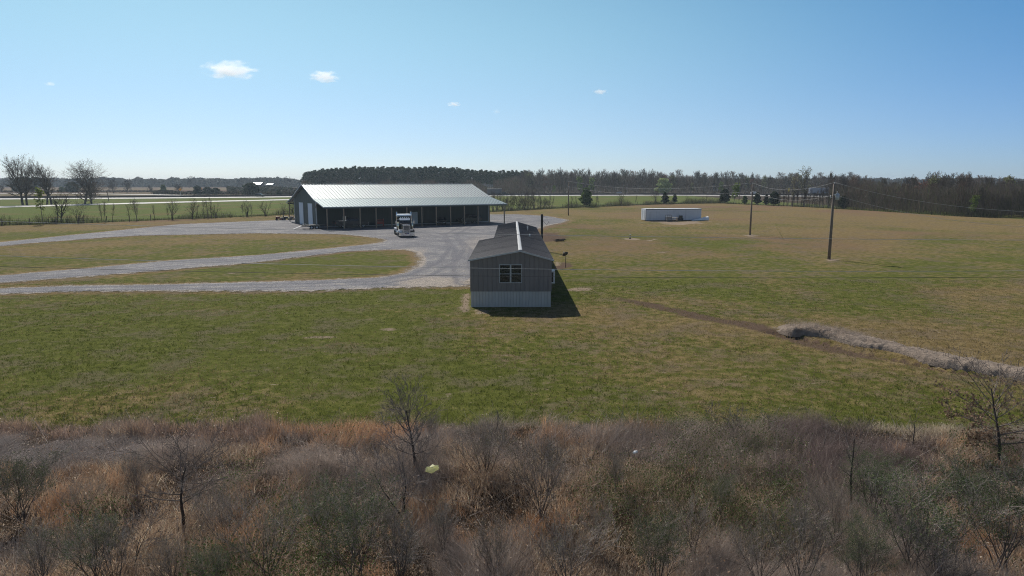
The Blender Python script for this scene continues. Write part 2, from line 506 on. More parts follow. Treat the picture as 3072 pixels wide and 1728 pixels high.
c = t.mix(t.math('MULTIPLY', t.rng(n_s, .44, .35), .6), c, (.045, .040, .022))
pg = t.mix(t.rng(n_m, .3, .7), (.088, .118, .026), (.135, .160, .048))
pg = t.mix(t.math('MULTIPLY', t.rng(t.noise(P, .06, 5, .6), .48, .66), .75), pg, (.165, .130, .060))
c = t.mix(sB.outputs[0], c, pg)
ff = t.mix(t.rng(t.noise(t.mapping(P, (.0016, .009, 1)), 1.0, 3), .42, .58), (.135, .088, .066), (.175, .145, .085))
c = t.mix(sB.outputs[1], c, ff)
c = t.mix(sC.outputs[1], c, (.075, .058, .042))
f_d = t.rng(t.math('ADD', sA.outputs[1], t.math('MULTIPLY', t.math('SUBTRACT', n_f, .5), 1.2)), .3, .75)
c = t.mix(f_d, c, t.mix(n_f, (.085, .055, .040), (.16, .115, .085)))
f_p = t.rng(t.math('ADD', sA.outputs[2], t.math('MULTIPLY', t.math('SUBTRACT', n_f, .5), 1.6)), .35, .8)
c = t.mix(f_p, c, t.mix(n_m, (.22, .165, .115), (.36, .29, .22)))
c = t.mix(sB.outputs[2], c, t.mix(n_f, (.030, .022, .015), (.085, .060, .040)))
c = t.mix(1.0, c, t.ramp(t.noise(P, 28, 3, .7), [(.3, (.62, .62, .62)), (.72, (1.25, 1.25, 1.25))]), 'MULTIPLY')
h = t.math('ADD', t.math('MULTIPLY', n_f, 1.0), t.math('MULTIPLY', t.noise(P, 26, 4, .7), .5))
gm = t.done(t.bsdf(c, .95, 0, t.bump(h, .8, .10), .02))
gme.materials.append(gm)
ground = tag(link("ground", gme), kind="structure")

# ------------------------------------------------------------------ gravel drives and yard
ys = np.concatenate([np.arange(48, 75, .3), np.arange(75, 110, .45), np.arange(110, 205, .8)])
X, Y = fan_grid(ys, -1.0, .22, 420, 25.0)
d = poly_sdf(X, Y, GP)
nr, nc = X.shape
kq = (d > -1.3)
keep = kq[:-1, :-1] | kq[1:, :-1] | kq[:-1, 1:] | kq[1:, 1:]
q = grid_loops(nr, nc, keep)
used = np.unique(q); remap = np.zeros(nr * nc, int); remap[used] = np.arange(len(used))
Z = .006 + .03 * sstep(-.4, .8, d)
U, V = project(X, Y)
hp = sstep(95, 30, np.hypot((U - 1290) * .5, (V - 848) * 3)) * .8 + sstep(60, 20, np.hypot((U - 1440) * .6, (V - 740))) * .6 + .55 * sstep(50, 10, np.hypot((U - 1240) * .45, (V - 750) * 2.4)) + .5 * sstep(30, 8, np.hypot(U - 1268, (V - 790) * .6)) + .5 * sstep(60, 10, np.hypot((U - 1640) * .7, (V - 675) * 2))
vme = np_mesh("gravel_yard", np.stack([X, Y, Z], -1).reshape(-1, 3)[used], remap[q].ravel(), np.arange(0, q.size, 4), None, smooth=True)
rut = np.zeros(X.shape)
for CL in (((-400,885),(0,873),(466,864),(918,857),(1141,848),(1265,826),(1345,785),(1372,745),(1350,715),(1290,700)), ((-400,858),(0,838),(298,821),(507,797),(768,777),(1036,752),(1156,737),(1290,733),(1380,742)),
           ((-400,782),(0,733),(209,715),(417,697),(640,688),(900,689),(1130,706),(1300,722)), ((1400,850),(1385,800),(1390,750),(1350,705),(1400,680),(1520,668),(1640,660))):
    cdist = line_dist(X, Y, [G(*p) for p in CL]) + .35 * (fbm(X, Y, 4.0, 151, 3) - .5)
    rut = np.maximum(rut, np.exp(-((np.abs(cdist) - .85) / .34) ** 2) * (.55 + .6 * fbm(X, Y, 9, 152, 3)))
dd, hh = d.ravel()[used], hp.ravel()[used]
put(vme, "MaskA", np.clip(dd * .1 + .5, 0, 1), hh, rut.ravel()[used])
t = NT("gravel"); P = t.pos()
s = t.n("ShaderNodeSeparateColor"); t.l(t.attr("MaskA"), s.inputs[0])
dist = t.math('MULTIPLY', t.math('SUBTRACT', s.outputs[0], .5), 10.0)
n1 = t.noise(P, 1.3, 5, .65); n2 = t.noise(P, 7, 5, .7); n0 = t.noise(P, .22, 4, .6)
st = t.vor(P, 14.0)
stone = t.n("ShaderNodeSeparateColor"); t.l(st, stone.inputs[0])
base = t.mix(t.rng(n0, .35, .65), (.112, .112, .126), (.168, .165, .176))
base = t.mix(t.rng(t.math('ADD', n1, t.math('MULTIPLY', n0, .6)), .82, .98), base, (.225, .21, .195))
edge = t.math('ADD', s.outputs[1], t.math('MULTIPLY', t.rng(dist, .9, .1), .8))
fp = t.rng(t.math('ADD', edge, t.math('MULTIPLY', t.math('SUBTRACT', n2, .5), 1.5)), .4, .9)
base = t.mix(t.math('MULTIPLY', fp, .7), base, (.33, .275, .215))
trk = t.rng(t.math('ADD', s.outputs[2], t.math('MULTIPLY', t.math('SUBTRACT', n1, .5), .6)), .15, .75)
base = t.mix(t.math('MULTIPLY', trk, .62), base, (.085, .085, .105))
base = t.mix(1.0, base, t.ramp(stone.outputs[0], [(0, (.50, .50, .50)), (.5, (.95, .95, .95)), (1, (1.5, 1.5, 1.5))]), 'MULTIPLY')
al = t.rng(t.math('ADD', dist, t.math('MULTIPLY', t.math('SUBTRACT', t.math('ADD', n1, n2), 1.0), 3.4)), -.35, .25)
hb = t.math('ADD', t.vor(P, 14.0, "Distance"), t.math('MULTIPLY', n2, .6))
p = t.bsdf(base, .85, 0, t.bump(hb, .7, .05), .25)
tr = t.n("ShaderNodeBsdfTransparent"); mx = t.n("ShaderNodeMixShader")
t.l(al, mx.inputs[0]); t.l(tr.outputs[0], mx.inputs[1]); t.l(p, mx.inputs[2])
vme.materials.append(t.done(mx.outputs[0]))
tag(link("gravel_yard", vme), kind="structure")

# ------------------------------------------------------------------ highway beyond the field
def road_mesh(name, near, width, rise, mat, z0=.04):
    pts = [Vector((p.x, p.y)) for p in near]
    fine = []
    for a, b in zip(pts[:-1], pts[1:]):
        for k in range(8): fine.append(a.lerp(b, k / 8))
    fine.append(pts[-1])
    vs = []
    for i, p in enumerate(fine):
        tdir = (fine[min(i+1, len(fine)-1)] - fine[max(i-1, 0)]).normalized()
        nrm = Vector((-tdir.y, tdir.x))
        if nrm.y < 0: nrm = -nrm
        f = p + nrm * width
        vs.append([(p.x, p.y, -.4), (p.x, p.y, z0), (f.x, f.y, z0 + rise), (f.x, f.y, -.4)])
    mb = MB(); n = len(vs)
    mb.v = [q for r in vs for q in r]
    for i in range(n - 1):
        for k in range(3): mb.f.append([i*4+k, i*4+k+1, i*4+4+k+1, i*4+4+k]); mb.sm.append(False)
    o = mb.build(name, mat)
    return tag(o, kind="structure"), vs
t = NT("pale_concrete"); P = t.pos()
cc = t.mix(t.rng(t.noise(P, .25, 5, .65), .3, .7), (.34, .33, .31), (.44, .425, .40))
m_road = t.done(t.bsdf(cc, .7, 0, None, .3))
HWX = [HW[0]] + HW[1:]
hw_o, HWV = road_mesh("highway", HWX, 12, .24, m_road)
fr_o, FRV = road_mesh("frontage_road", FR + [G(1000, 597), Vector((-40, 352, 0)), Vector((0, 396, 0))], 7.5, .20, m_road)
rm_o, RMV = road_mesh("exit_ramp", [G(-400,578.5), G(0,580.5), G(209,580.7), G(480,585.4), G(600,587.4), Vector((-150, 398, 0))], 6, .12, m_road)
# far carriageway behind the barrier
far_near = [Vector((v[3][0], v[3][1] + 4.0, 0)) for v in HWV[::8]]
fc_o, FCV = road_mesh("far_carriageway", far_near, 12, .0, m_road, .45)
# median barrier
mb = MB(); prof = [(-.33, 0), (-.33, .10), (-.12, .42), (-.09, .95), (.09, .95), (.12, .42), (.33, .10), (.33, 0)]
pts = [Vector((v[3][0], v[3][1] + 1.6, .30)) for v in HWV]
n = len(prof)
for i, p in enumerate(pts):
    for (a, b) in prof: mb.v.append((p.x, p.y + a, p.z + b))
for i in range(len(pts) - 1):
    for k in range(n - 1): mb.f.append([i*n+k, i*n+k+1, (i+1)*n+k+1, (i+1)*n+k]); mb.sm.append(False)
bar = mb.build("median_barrier", plain("barrier_concrete", (.075, .058, .055), .9, 0, .2, .8))
tag(bar, "long low dark concrete barrier running along the middle of the highway", "barrier")
# ------------------------------------------------------------------ pole barn
BO = Vector((-34.4, 120.5, 0)); BA = math.atan2(17.3, 29.8)      # front-left wall corner; x runs along the front, y goes back
BL, BW, LF, LR = 34.3, 16.4, 6.5, 5.0
WH, RH, PH, PRH = 4.9, 7.35, 3.62, 3.6
def siding(name, col, step, rough=.5, axis=0, metal=0.0, bumpd=.03, var=.12, spec=.4):
    """ribbed sheet metal: ribs every step metres along a local axis"""
    t = NT(name); c = t.coord("Object")
    sp = t.n("ShaderNodeSeparateXYZ"); t.l(c, sp.inputs[0])
    x = t.math('ADD', sp.outputs[0], sp.outputs[1]) if axis == 2 else sp.outputs[axis]
    fr = t.math('FRACT', t.math('DIVIDE', x, step))
    tri = t.math('ABSOLUTE', t.math('SUBTRACT', fr, .5))
    rib = t.rng(tri, .40, .47)
    n = t.noise(c, 1.3, 5, .65); n2 = t.noise(t.mapping(c, (3, 3, .25)), 2.0, 4, .6)
    lo = tuple(v * (1 - var) for v in col); hi = tuple(min(1, v * (1 + var)) for v in col)
    cc = t.mix(t.rng(t.math('MULTIPLY', t.math('ADD', n, n2), .5), .35, .65), lo, hi)
    return t.done(t.bsdf(cc, t.rng(n, .2, .8, rough - .06, rough + .1), metal, t.bump(rib, 1.0, bumpd), spec))
m_bwall = siding("green_siding", (.013, .027, .028), .3, .5, 2)
m_broof = siding("galvanised_roof", (.40, .44, .45), 900, .5, 0, .35, .0, .05)
m_brlean = siding("galvanised_lean_to", (.20, .26, .278), 900, .5, 0, .3, .0, .05)
m_trim = plain("pale_trim", (.52, .54, .56), .5, 0, .06)
m_btrimd = plain("dark_trim", (.045, .07, .07), .5, 0, .1)
m_wdoor = siding("white_door_panel", (.66, .69, .74), .53, .5, 1, 0, .0, .04)
barn = empty("pole_barn", BO, BA, "long dark green metal barn with pale metal roof and open front lean-to", "barn")
mb = MB()
th = .12
mb.prism([(0, 0), (BW, 0), (BW, WH), (BW / 2, RH), (0, WH)], 'x', 0, th)
mb.prism([(0, 0), (BW, 0), (BW, WH), (BW / 2, RH), (0, WH)], 'x', BL - th, BL)
mb.box(th, BL - th, 0, th, 0, WH - .02); mb.box(th, BL - th, BW - th, BW, 0, WH - .02)
mb.build("wall", m_bwall, barn)
mb = MB(); mb.box(th + .01, BL - th - .01, th + .01, BW - th - .01, -.05, .06); mb.build("floor_slab", plain("slab", (.22, .21, .2), .9), barn)
def ribbed(mb, a, b, x0, x1, t0, step, rw=.09, rh=.07):
    """a sloping sheet from ridge line a=(y,z) to eave b=(y,z), with raised seams"""
    d = Vector((b[0] - a[0], b[1] - a[1])).normalized(); n = Vector((-d.y, d.x))
    if n.y < 0: n = -n
    def sheet(u0, u1, o0, o1):
        p = []
        for (q, o) in ((a, o0), (b, o0)):
            for u in (u0, u1): p.append((u, q[0] + n.x * o, q[1] + n.y * o))
        r = []
        for (q, o) in ((a, o1), (b, o1)):
            for u in (u0, u1): r.append((u, q[0] + n.x * o, q[1] + n.y * o))
        mb.hexa([p[0], p[1], p[3], p[2], r[0], r[1], r[3], r[2]])
    sheet(x0, x1, 0, t0)
    k = x0 + step / 2
    while k < x1 - rw:
        sheet(k, k + rw, t0 - .001, t0 + rh); k += step
OV = .45
s_main = (RH - WH) / (BW / 2)
mb = MB(); ribbed(mb, (BW / 2, RH + .14), (-.25, WH - .25 * s_main + .14), -OV, BL + OV, .05, .62); mb.build("roof", m_broof, barn)
mb = MB(); ribbed(mb, (BW / 2, RH + .14), (BW + .25, WH - .25 * s_main + .14), -OV, BL + OV, .05, .62); mb.build("roof", m_broof, barn)
lean0 = WH - .25 * s_main + .135
mb = MB(); ribbed(mb, (-.22, lean0), (-LF - .35, PH + .18), -OV, BL + OV, .04, .62, .07, .04); mb.build("lean_to_roof", m_brlean, barn)
mb = MB(); ribbed(mb, (BW + .22, lean0), (BW + LR + .3, PRH + .25), -OV, BL + OV, .04, .62, .07, .04); mb.build("lean_to_roof", m_brlean, barn)
mb = MB(); mb.box(-OV, BL + OV, BW / 2 - .22, BW / 2 + .22, RH + .185, RH + .235); mb.build("ridge_cap", m_broof, barn)
for x in (-OV - .03, BL + OV):
    mb = MB()
    for (a, b) in (((BW/2, RH + .05), (-.25, WH - .12 - .25 * s_main + .12)), ((BW/2, RH + .05), (BW + .25, WH - .25 * s_main)), ((-.22, lean0 - .14), (-LF - .35, PH + .03)), ((BW + .22, lean0 - .14), (BW + LR + .3, PRH + .10))):
        mb.hexa([(x, a[0], a[1]), (x + .03, a[0], a[1]), (x + .03, b[0], b[1]), (x, b[0], b[1]),
                 (x, a[0], a[1] + .16), (x + .03, a[0], a[1] + .16), (x + .03, b[0], b[1] + .16), (x, b[0], b[1] + .16)])
    mb.build("rake_trim", m_trim, barn)
mb = MB(); mb.box(-OV, BL + OV, -LF - .32, -LF - .27, PH - .12, PH + .16); mb.build("fascia", m_btrimd, barn)
mb = MB(); mb.box(-OV, BL + OV, -LF - .42, -LF - .325, PH + .10, PH + .20); mb.build("gutter", m_trim, barn)
mb = MB(); mb.box(-.2, BL + .2, BW + LR + .2, BW + LR + .25, PRH - .1, PRH + .2); mb.build("fascia", m_btrimd, barn)
# rafters under both lean-tos
for i in range(13):
    x = .1 + i * (BL - .2) / 12
    mb = MB(); mb.bar((x, -.1, lean0 - .2), (x, -LF - .25, PH - .02), .06, .2); mb.build("rafter", M['wood_post'], barn)
    mb = MB(); mb.bar((x, BW + .1, lean0 - .2), (x, BW + LR + .15, PRH + .02), .06, .2); mb.build("rafter", M['wood_post'], barn)
for i in range(13):
    if i == 11: continue
    x = .1 + i * (BL - .2) / 12
    mb = MB(); mb.box(x - .085, x + .085, -LF - .25, -LF - .08, -.1, PH + .02); mb.build("post", M['wood_post'], barn)
for i in range(0, 13, 3):
    x = .1 + i * (BL - .2) / 12
    mb = MB(); mb.box(x - .08, x + .08, BW + LR, BW + LR + .16, -.1, PRH); mb.build("post", M['wood_post'], barn)
mb = MB(); mb.box(BL + .05, BL + .22, -.22, -.03, -.1, WH - .4); mb.build("post", M['wood_post'], barn)
for (x, y) in ((-.05, -.05), (BL - .10, -.05), (-.05, BW - .1)):
    mb = MB(); mb.box(x, x + .16, y, y + .16, 0, WH - .05); mb.build("corner_trim", m_trim, barn)
for (y, s) in ((-.12, -1), (BW + .12, 1)):
    mb = MB(); mb.bar((-.1, y, 3.5), (-.1, y + s * 1.25, 4.35), .1); mb.build("brace", M['wood_post'], barn)
for (y0, y1) in ((2.5, 5.5), (9.3, 12.3)):
    mb = MB(); mb.box(-.05, -.002, y0, y1, .05, 4.05)
    dr = mb.build("overhead_door", m_wdoor, barn)
    mb = MB(); mb.box(-.07, -.003, y0 - .1, y0 - .002, .05, 4.16); mb.box(-.07, -.003, y1 + .002, y1 + .1, .05, 4.16); mb.box(-.07, -.003, y0 - .002, y1 + .002, 4.052, 4.16)
    mb.build("frame", m_trim, dr)
mb = MB(); mb.box(17.95, 19.05, -.06, -.002, .05, 2.35); dr = mb.build("door", plain("pale_blue_door", (.42, .48, .54), .5), barn)
mb = MB(); mb.ellipsoid((18.1, -.1, 1.2), (.035, .04, .035), 8, 6); mb.build("handle", M['steel'], dr)
mb = MB(); mb.box(-.02, BL + .02, -.06, -.005, .02, .14); mb.build("base_trim", m_trim, barn)

# ------------------------------------------------------------------ mobile home
HO = Vector((.53, 43.5, 0))
hx0, hx1, hy, xn = -3.22, 2.02, 31.3, -1.98
eL, eR, rz_, gz = 3.05, 3.05, 3.63, 1.0
m_hwall = siding("grey_vinyl", (.195, .176, .170), .30, .65, 2, 0, .025, .08, .2)
m_hskirt = siding("pale_grey_skirting", (.45, .435, .41), .20, .6, 2, 0, .03, .07, .2)
m_hroof = siding("dark_metal_roof", (.085, .083, .090), .42, .66, 1, 0, .03, .12, .25)
m_hframe = plain("window_frame_grey", (.36, .37, .38), .5)
home = empty("mobile_home", HO, 0, "long grey single-wide mobile home with pale skirting and white ridge strip", "mobile home")
JY = 14.3
sl = (rz_ - eR) / (hx1 + .1)
sL = (rz_ - eL) / (-hx0 + .1)
eN = rz_ - sL * (-xn)
mb = MB()
mb.prism([(hx0, gz), (hx1, gz), (hx1, eR), (0, rz_ - .03), (hx0, eL)], 'y', 0, JY)
mb.prism([(xn, gz), (hx1 - .002, gz), (hx1 - .002, eR), (0, rz_ - .03), (xn, eN - .02)], 'y', JY + .002, hy)
mb.build("wall", m_hwall, home)
mb = MB(); mb.box(hx0 + .03, hx1 - .03, .03, JY - .03, -.1, gz + .01); mb.box(xn + .03, hx1 - .032, JY - .02, hy - .03, -.1, gz + .01)
mb.build("skirting", m_hskirt, home)
def roof_slab(mb, xa, za, xb, zb, y0, y1, t=.06):
    mb.hexa([(xa, y0, za), (xb, y0, zb), (xb, y1, zb), (xa, y1, za), (xa, y0, za + t), (xb, y0, zb + t), (xb, y1, zb + t), (xa, y1, za + t)])
mb = MB()
roof_slab(mb, hx0 - .12, eL - .03, 0, rz_, -.12, JY + .12); roof_slab(mb, xn - .1, eN - .04, 0, rz_, JY + .122, hy + .12)
roof_slab(mb, 0, rz_, hx1 + .12, eR - .03, -.12, hy + .12)
for i in range(int(hy / .46)):
    y = .1 + i * .46
    xl, zl = (hx0 - .10, eL - .03 + .02 * sL) if y < JY else (xn - .08, eN - .04 + .02 * sL)
    mb.hexa([(xl, y, zl + .058), (-.02, y, rz_ + .055), (-.02, y + .05, rz_ + .055), (xl, y + .05, zl + .058), (xl, y + .012, zl + .085), (-.02, y + .012, rz_ + .083), (-.02, y + .038, rz_ + .083), (xl, y + .038, zl + .085)])
    mb.hexa([(.02, y, rz_ + .055), (hx1 + .10, y, eR - .026 + .056), (hx1 + .10, y + .05, eR - .026 + .056), (.02, y + .05, rz_ + .055), (.02, y + .012, rz_ + .083), (hx1 + .10, y + .012, eR + .058), (hx1 + .10, y + .038, eR + .058), (.02, y + .038, rz_ + .083)])
mb.build("roof", m_hroof, home)
mb = MB()
n = 26
for i in range(n):
    y0, y1 = -.13 + (hy + .26) * i / n, -.13 + (hy + .26) * (i + 1) / n
    w0 = .125 + .006 * math.sin(i * 1.7); w1 = .125 + .006 * math.sin((i + 1) * 1.7)
    o0 = 0; o1 = 0
    zt = rz_ + .085
    mb.hexa([(o0 - w0, y0, zt - .035), (o0 + w0, y0, zt - .035), (o1 + w1, y1, zt - .035), (o1 - w1, y1, zt - .035), (o0 - w0 * .5, y0, zt), (o0 + w0 * .5, y0, zt), (o1 + w1 * .5, y1, zt), (o1 - w1 * .5, y1, zt)])
mb.build("ridge_strip", plain("white_sealant", (.35, .36, .37), .6), home)
mb = MB()
roof_slab(mb, hx0 - .14, eL - .085, 0, rz_ - .055, -.15, -.121, .10); roof_slab(mb, 0, rz_ - .055, hx1 + .14, eR - .085, -.15, -.121, .10)
mb.build("edge_trim", plain("pale_edge_trim", (.42, .43, .45), .5), home)
for (y, x) in ((21.5, .95), (13.2, .95), (24.0, 1.0)):
    zz = rz_ - sl * x + .05
    mb = MB(); mb.tube([(x, y, zz), (x, y, zz + .22)], .055, 8); mb.tube([(x, y, zz + .22), (x, y, zz + .30)], [.10, .03], 8); mb.build("roof_vent", M['steel'], home)
wx0, wx1, wz0, wz1 = -1.36, .12, 1.55, 2.77
mb = MB()
fw = .055
for (a, b, c, d) in ((wx0, wx1, wz1 - fw, wz1), (wx0, wx1, wz0, wz0 + fw)): mb.box(a, b, -.05, -.002, c, d)
for x in (wx0, wx1 - fw): mb.box(x, x + fw, -.05, -.002, wz0 + fw + .001, wz1 - fw - .001)
xm = (wx0 + wx1) / 2
mb.box(xm - .05, xm + .05, -.05, -.002, wz0 + fw + .001, wz1 - fw - .001)
zm = wz0 + .58
mb.box(wx0 + fw + .001, xm - .051, -.045, -.003, zm, zm + .04); mb.box(xm + .051, wx1 - fw - .001, -.045, -.003, zm, zm + .04)
win = mb.build("window", m_hframe, home)
for (a, b) in ((wx0 + fw, xm - .05), (xm + .05, wx1 - fw)):
    for (c, d) in ((wz0 + fw, zm), (zm + .04, wz1 - fw)):
        mb = MB(); mb.box(a + .001, b - .001, -.03, -.0025, c + .001, d - .001); mb.build("pane", M['glass'], win)
# right-hand wall: vent pipe and boxed air conditioner
mb = MB(); bx, by0, by1 = hx1, 4.0, 4.9
mb.box(bx + .002, bx + .46, by0, by1, 1.72, 1.84); mb.box(bx + .002, bx + .46, by0, by1, .93, 1.02)
for y in (by0, by1 - .09):
    mb.box(bx + .002, bx + .09, y, y + .09, 1.02, 1.72); mb.box(bx + .36, bx + .46, y, y + .09, 1.02, 1.72)
ac = mb.build("air_conditioner", M['white_paint'], home)
mb = MB(); mb.box(bx + .092, bx + .358, by0 + .02, by1 - .02, 1.02, 1.72); mb.build("grille", M['black_paint'], ac)
mb = MB(); mb.tube([(bx + .01, 4.5, 2.24), (bx + .13, 4.5, 2.26), (bx + .16, 4.5, 2.18), (bx + .16, 4.5, 1.84)], .065, 8); mb.build("vent_pipe", M['white_paint'], home)

# ------------------------------------------------------------------ white storage trailer on the ground
TA = math.atan2(143.3 - 140.9, 39.6 - 27.5)
trl = empty("storage_trailer", (27.5, 140.9, 0), TA, "long white box trailer body set down on the field without wheels", "trailer")
m_tw = siding("white_ribbed_side", (.54, .55, .60), 1.22, .5, 0, 0, .012, .06)
mb = MB(); mb.box(0, 12.3, 0, 2.4, .12, 2.42); mb.build("box_body", m_tw, trl)
mb = MB(); mb.box(-.03, 12.34, -.03, 2.43, 2.42, 2.47); mb.build("roof", M['white_paint'], trl)
mb = MB(); mb.box(-.04, 12.35, -.035, -.002, 2.30, 2.418); mb.box(-.05, .05, -.037, -.003, .12, 2.30); mb.box(.05, 12.3, -.03, -.002, .02, .12); mb.build("rail", plain("dark_rail", (.025, .025, .03), .6), trl)
for (y0, y1) in ((.06, 1.17), (1.23, 2.34)):
    mb = MB(); mb.box(-.06, -.002, y0, y1, .2, 2.36); dr = mb.build("rear_door", plain("trailer_door_white", (.72, .74, .78), .5), trl)
    mb = MB(); mb.tube([(-.08, (y0 + y1) / 2, .25), (-.08, (y0 + y1) / 2, 2.3)], .02, 6); mb.build("lock_rod", M['steel'], dr)
m_seam = plain("seam_dark", (.16, .17, .2), .6)
for (x, z0, z1) in ((.9, .3, 1.9), (8.8, .2, 2.2)):
    mb = MB(); mb.box(x, x + .03, -.02, -.003, z0, z1); mb.build("seam_strip", m_seam, trl)
for x in (1.2, 6.0, 10.8):
    mb = MB(); mb.box(x, x + .5, .2, 2.2, -.05, .118); mb.build("support_block", M['wood_post'], trl)
trl.location = (*G(1937, 663).xy, 0)
TR0 = trl.location.copy(); tx = Vector((math.cos(TA), math.sin(TA), 0)); ty = Vector((-math.sin(TA), math.cos(TA), 0))
def tpos(a, b, z=0): return TR0 + tx * a + ty * b + Vector((0, 0, z))
o = empty("wire_cage", tpos(3.3, -3.1), TA, "grey steel wire cage standing in front of the white trailer", "cage")
mb = MB()
for (x, y) in ((0, 0), (1.0, 0), (0, .9), (1.0, .9)): mb.box(x, x + .06, y, y + .06, .0, 1.35)
for z in (.25, .8, 1.3):
    mb.box(.0, 1.06, .0, .05, z, z + .05); mb.box(0, 1.06, .91, .96, z, z + .05); mb.box(.0, .05, .05, .91, z, z + .05); mb.box(1.01, 1.06, .05, .91, z, z + .05)
for i in range(1, 8): mb.box(.05 + i * .12, .065 + i * .12, .01, .025, .25, 1.3)
mb.build("frame", plain("cage_dark", (.14, .14, .145), .5, .4), o)
mb = MB(); mb.box(.08, .98, .08, .88, .3, .95); mb.build("tank", plain("grey_tank", (.30, .30, .31), .6), o)
o = empty("work_table", tpos(4.55, -3.2), TA, "small pale wooden table standing right of the wire cage", "table")
mt_ = plain("pale_wood", (.38, .28, .16), .8)
mb = MB(); mb.box(0, 1.1, 0, .7, .82, .87); mb.build("tabletop", plain("table_cream", (.62, .58, .5), .7), o)
for (x, y) in ((.03, .03), (1.0, .03), (.03, .6), (1.0, .6)):
    mb = MB(); mb.box(x, x + .07, y, y + .07, 0, .818); mb.build("leg", mt_, o)
mb = MB(); mb.box(.1, 1.0, .05, .65, .3, .33); mb.build("shelf", mt_, o)
o = empty("generator", tpos(7.0, -.9), TA, "dark generator on a box against the trailer side", "generator")
mb = MB(); mb.box(0, .9, 0, .6, 0, .55); mb.build("stand", plain("gen_stand", (.03, .03, .035), .7), o)
mb = MB(); mb.box(.1, .75, .05, .55, .58, 1.1); b = mb.build("housing", M['black_paint'], o, .04)
mb = MB(); mb.tube([(.3, .3, 1.1), (.3, .3, 1.22)], .05, 8); mb.build("exhaust", M['steel'], o)
# hull lying at the right end
o = empty("boat_hull", tpos(9.8, -1.4), TA, "white tapered boat hull lying at the right end of the white trailer", "boat")
mb = MB(); secs = [(0, .08, .10, .03), (.9, .32, .30, .05), (2.0, .55, .55, .08), (3.0, .62, .85, .08), (3.6, .62, 1.0, .08)]
n = 9
for (x, w, h_, z) in secs:
    for k in range(n):
        a = PI * k / (n - 1)
        mb.v.append((x, .6 + math.cos(a) * w, z + math.sin(a) ** .7 * h_ * .8))
for i in range(len(secs) - 1):
    for k in range(n - 1): mb.f.append([i*n+k, i*n+k+1, (i+1)*n+k+1, (i+1)*n+k]); mb.sm.append(True)
mb.build("hull", M['white_paint'], o)
mb = MB(); k0 = [(3.605, .6 + math.cos(PI * k / 8) * .62, .08 + math.sin(PI * k / 8) ** .7 * .8) for k in range(9)]
mb.add(k0 + [(3.85, .6, .3)], [[i, i + 1, 9] for i in range(8)] + [[8, 0, 9]]); mb.build("transom", plain("hull_dark", (.03, .03, .035), .6), o)

# ------------------------------------------------------------------ poles and wires
m_pole = plain("weathered_pole", (.17, .135, .11), .9, 0, .25, 5)
m_wire = plain("wire_aluminium", (.34, .34, .34), .7, 0, .05)
m_wired = plain("wire_dark", (.05, .05, .05), .7)
m_cer = plain("insulator", (.55, .56, .58), .3)
def pole(label, base, h, r=.14, tilt=(0, 0), cat="utility pole"):
    o = empty("utility_pole", base, 0, label, cat, "utility poles crossing the field")
    top = Vector((tilt[0], tilt[1], h))
    mb = MB(); mb.tube([(0, 0, -.3), top * .5, top], [r, r * .85, r * .68], 10); mb.build("shaft", m_pole, o)
    mb = MB(); mb.tube([top, top + Vector((0, 0, .12)), top + Vector((0, 0, .2))], [.03, .05, .06], 8); mb.build("insulator", m_cer, o)
    mb = MB(); p = top * .86; mb.ellipsoid((p.x, p.y - r, p.z), (.06, .06, .07), 8, 6); mb.build("insulator", m_cer, o)
    return o, Vector(base) + top + Vector((0, 0, .18)), Vector(base) + top * .86 + Vector((0, -r - .05, 0))
P1 = pole("slim utility pole beyond the gravel yard, farthest of the field poles", G(1705, 646), 7.95)
P2 = pole("grey utility pole right of the white trailer, middle of the field poles", G(2250, 705), 7.65)
P3 = pole("brown utility pole with grey transformer, nearest of the field poles", G(2487, 777), 7.75, .16)
p4 = Vector((59, 50.5, 0))
mb = MB(); mb.tube([(.36, -.1, 6.15), (.36, -.1, 6.75)], .19, 14); mb.tube([(.36, -.1, 6.75), (.36, -.1, 6.84)], [.17, .05], 12)
trf = mb.build("transformer", plain("transformer_grey", (.42, .45, .50), .5), P3[0])
mb = MB(); mb.bar((.1, -.05, 6.6), (.22, -.1, 6.6), .06); mb.build("bracket", M['steel'], trf)
mb = MB(); mb.tube([(.30, -.1, 6.84), (.30, -.1, 7.05)], [.05, .03], 8); mb.build("bushing", m_cer, trf)
mb = MB(); mb.bar((-.08, 0, 6.35), (-.34, -.05, 6.48), .05); mb.tube([(-.34, -.05, 6.3), (-.34, -.05, 6.62)], .035, 6); mb.build("fuse_cutout", m_cer, P3[0])
mb = MB(); mb.tube([(.1, -.1, 7.55), (.3, -.12, 7.3), (.33, -.1, 7.05)], .012, 5); mb.build("jumper_wire", m_wired, P3[0])
mb = MB(); mb.bar((0, -.12, 6.55), (.0, -.3, 6.5), .1); mb.build("bracket", M['steel'], P1[0])
def wire(name, label, a, b, sag, r=.014, mat=None, group=None, n=28):
    a, b = Vector(a), Vector(b); pts = []
    for i in range(n + 1):
        t_ = i / n; p = a.lerp(b, t_); p.z -= sag * 4 * t_ * (1 - t_); pts.append(p)
    mb = MB(); mb.tube(pts, r, 5, True)
    o = mb.build(name, mat or m_wire)
    return tag(o, label, "power line", group)
g_ = "wires strung between the field poles"
wire("power_line", "upper wire between the two farther field poles", P1[1], P2[1], 1.3, .015, None, g_)
wire("power_line", "lower wire between the two farther field poles", P1[2], P2[2], 1.2, .013, None, g_)
wire("power_line", "upper wire from the middle pole to the transformer pole", P2[1], P3[1], .9, .012, None, g_)
wire("power_line", "lower wire from the middle pole to the transformer pole", P2[2], P3[2], .9, .011, None, g_)
wire("power_line", "upper wire running right from the transformer pole out of the picture", P3[1], p4 + Vector((0, 0, 7.4)), 2.3, .013, None, g_)
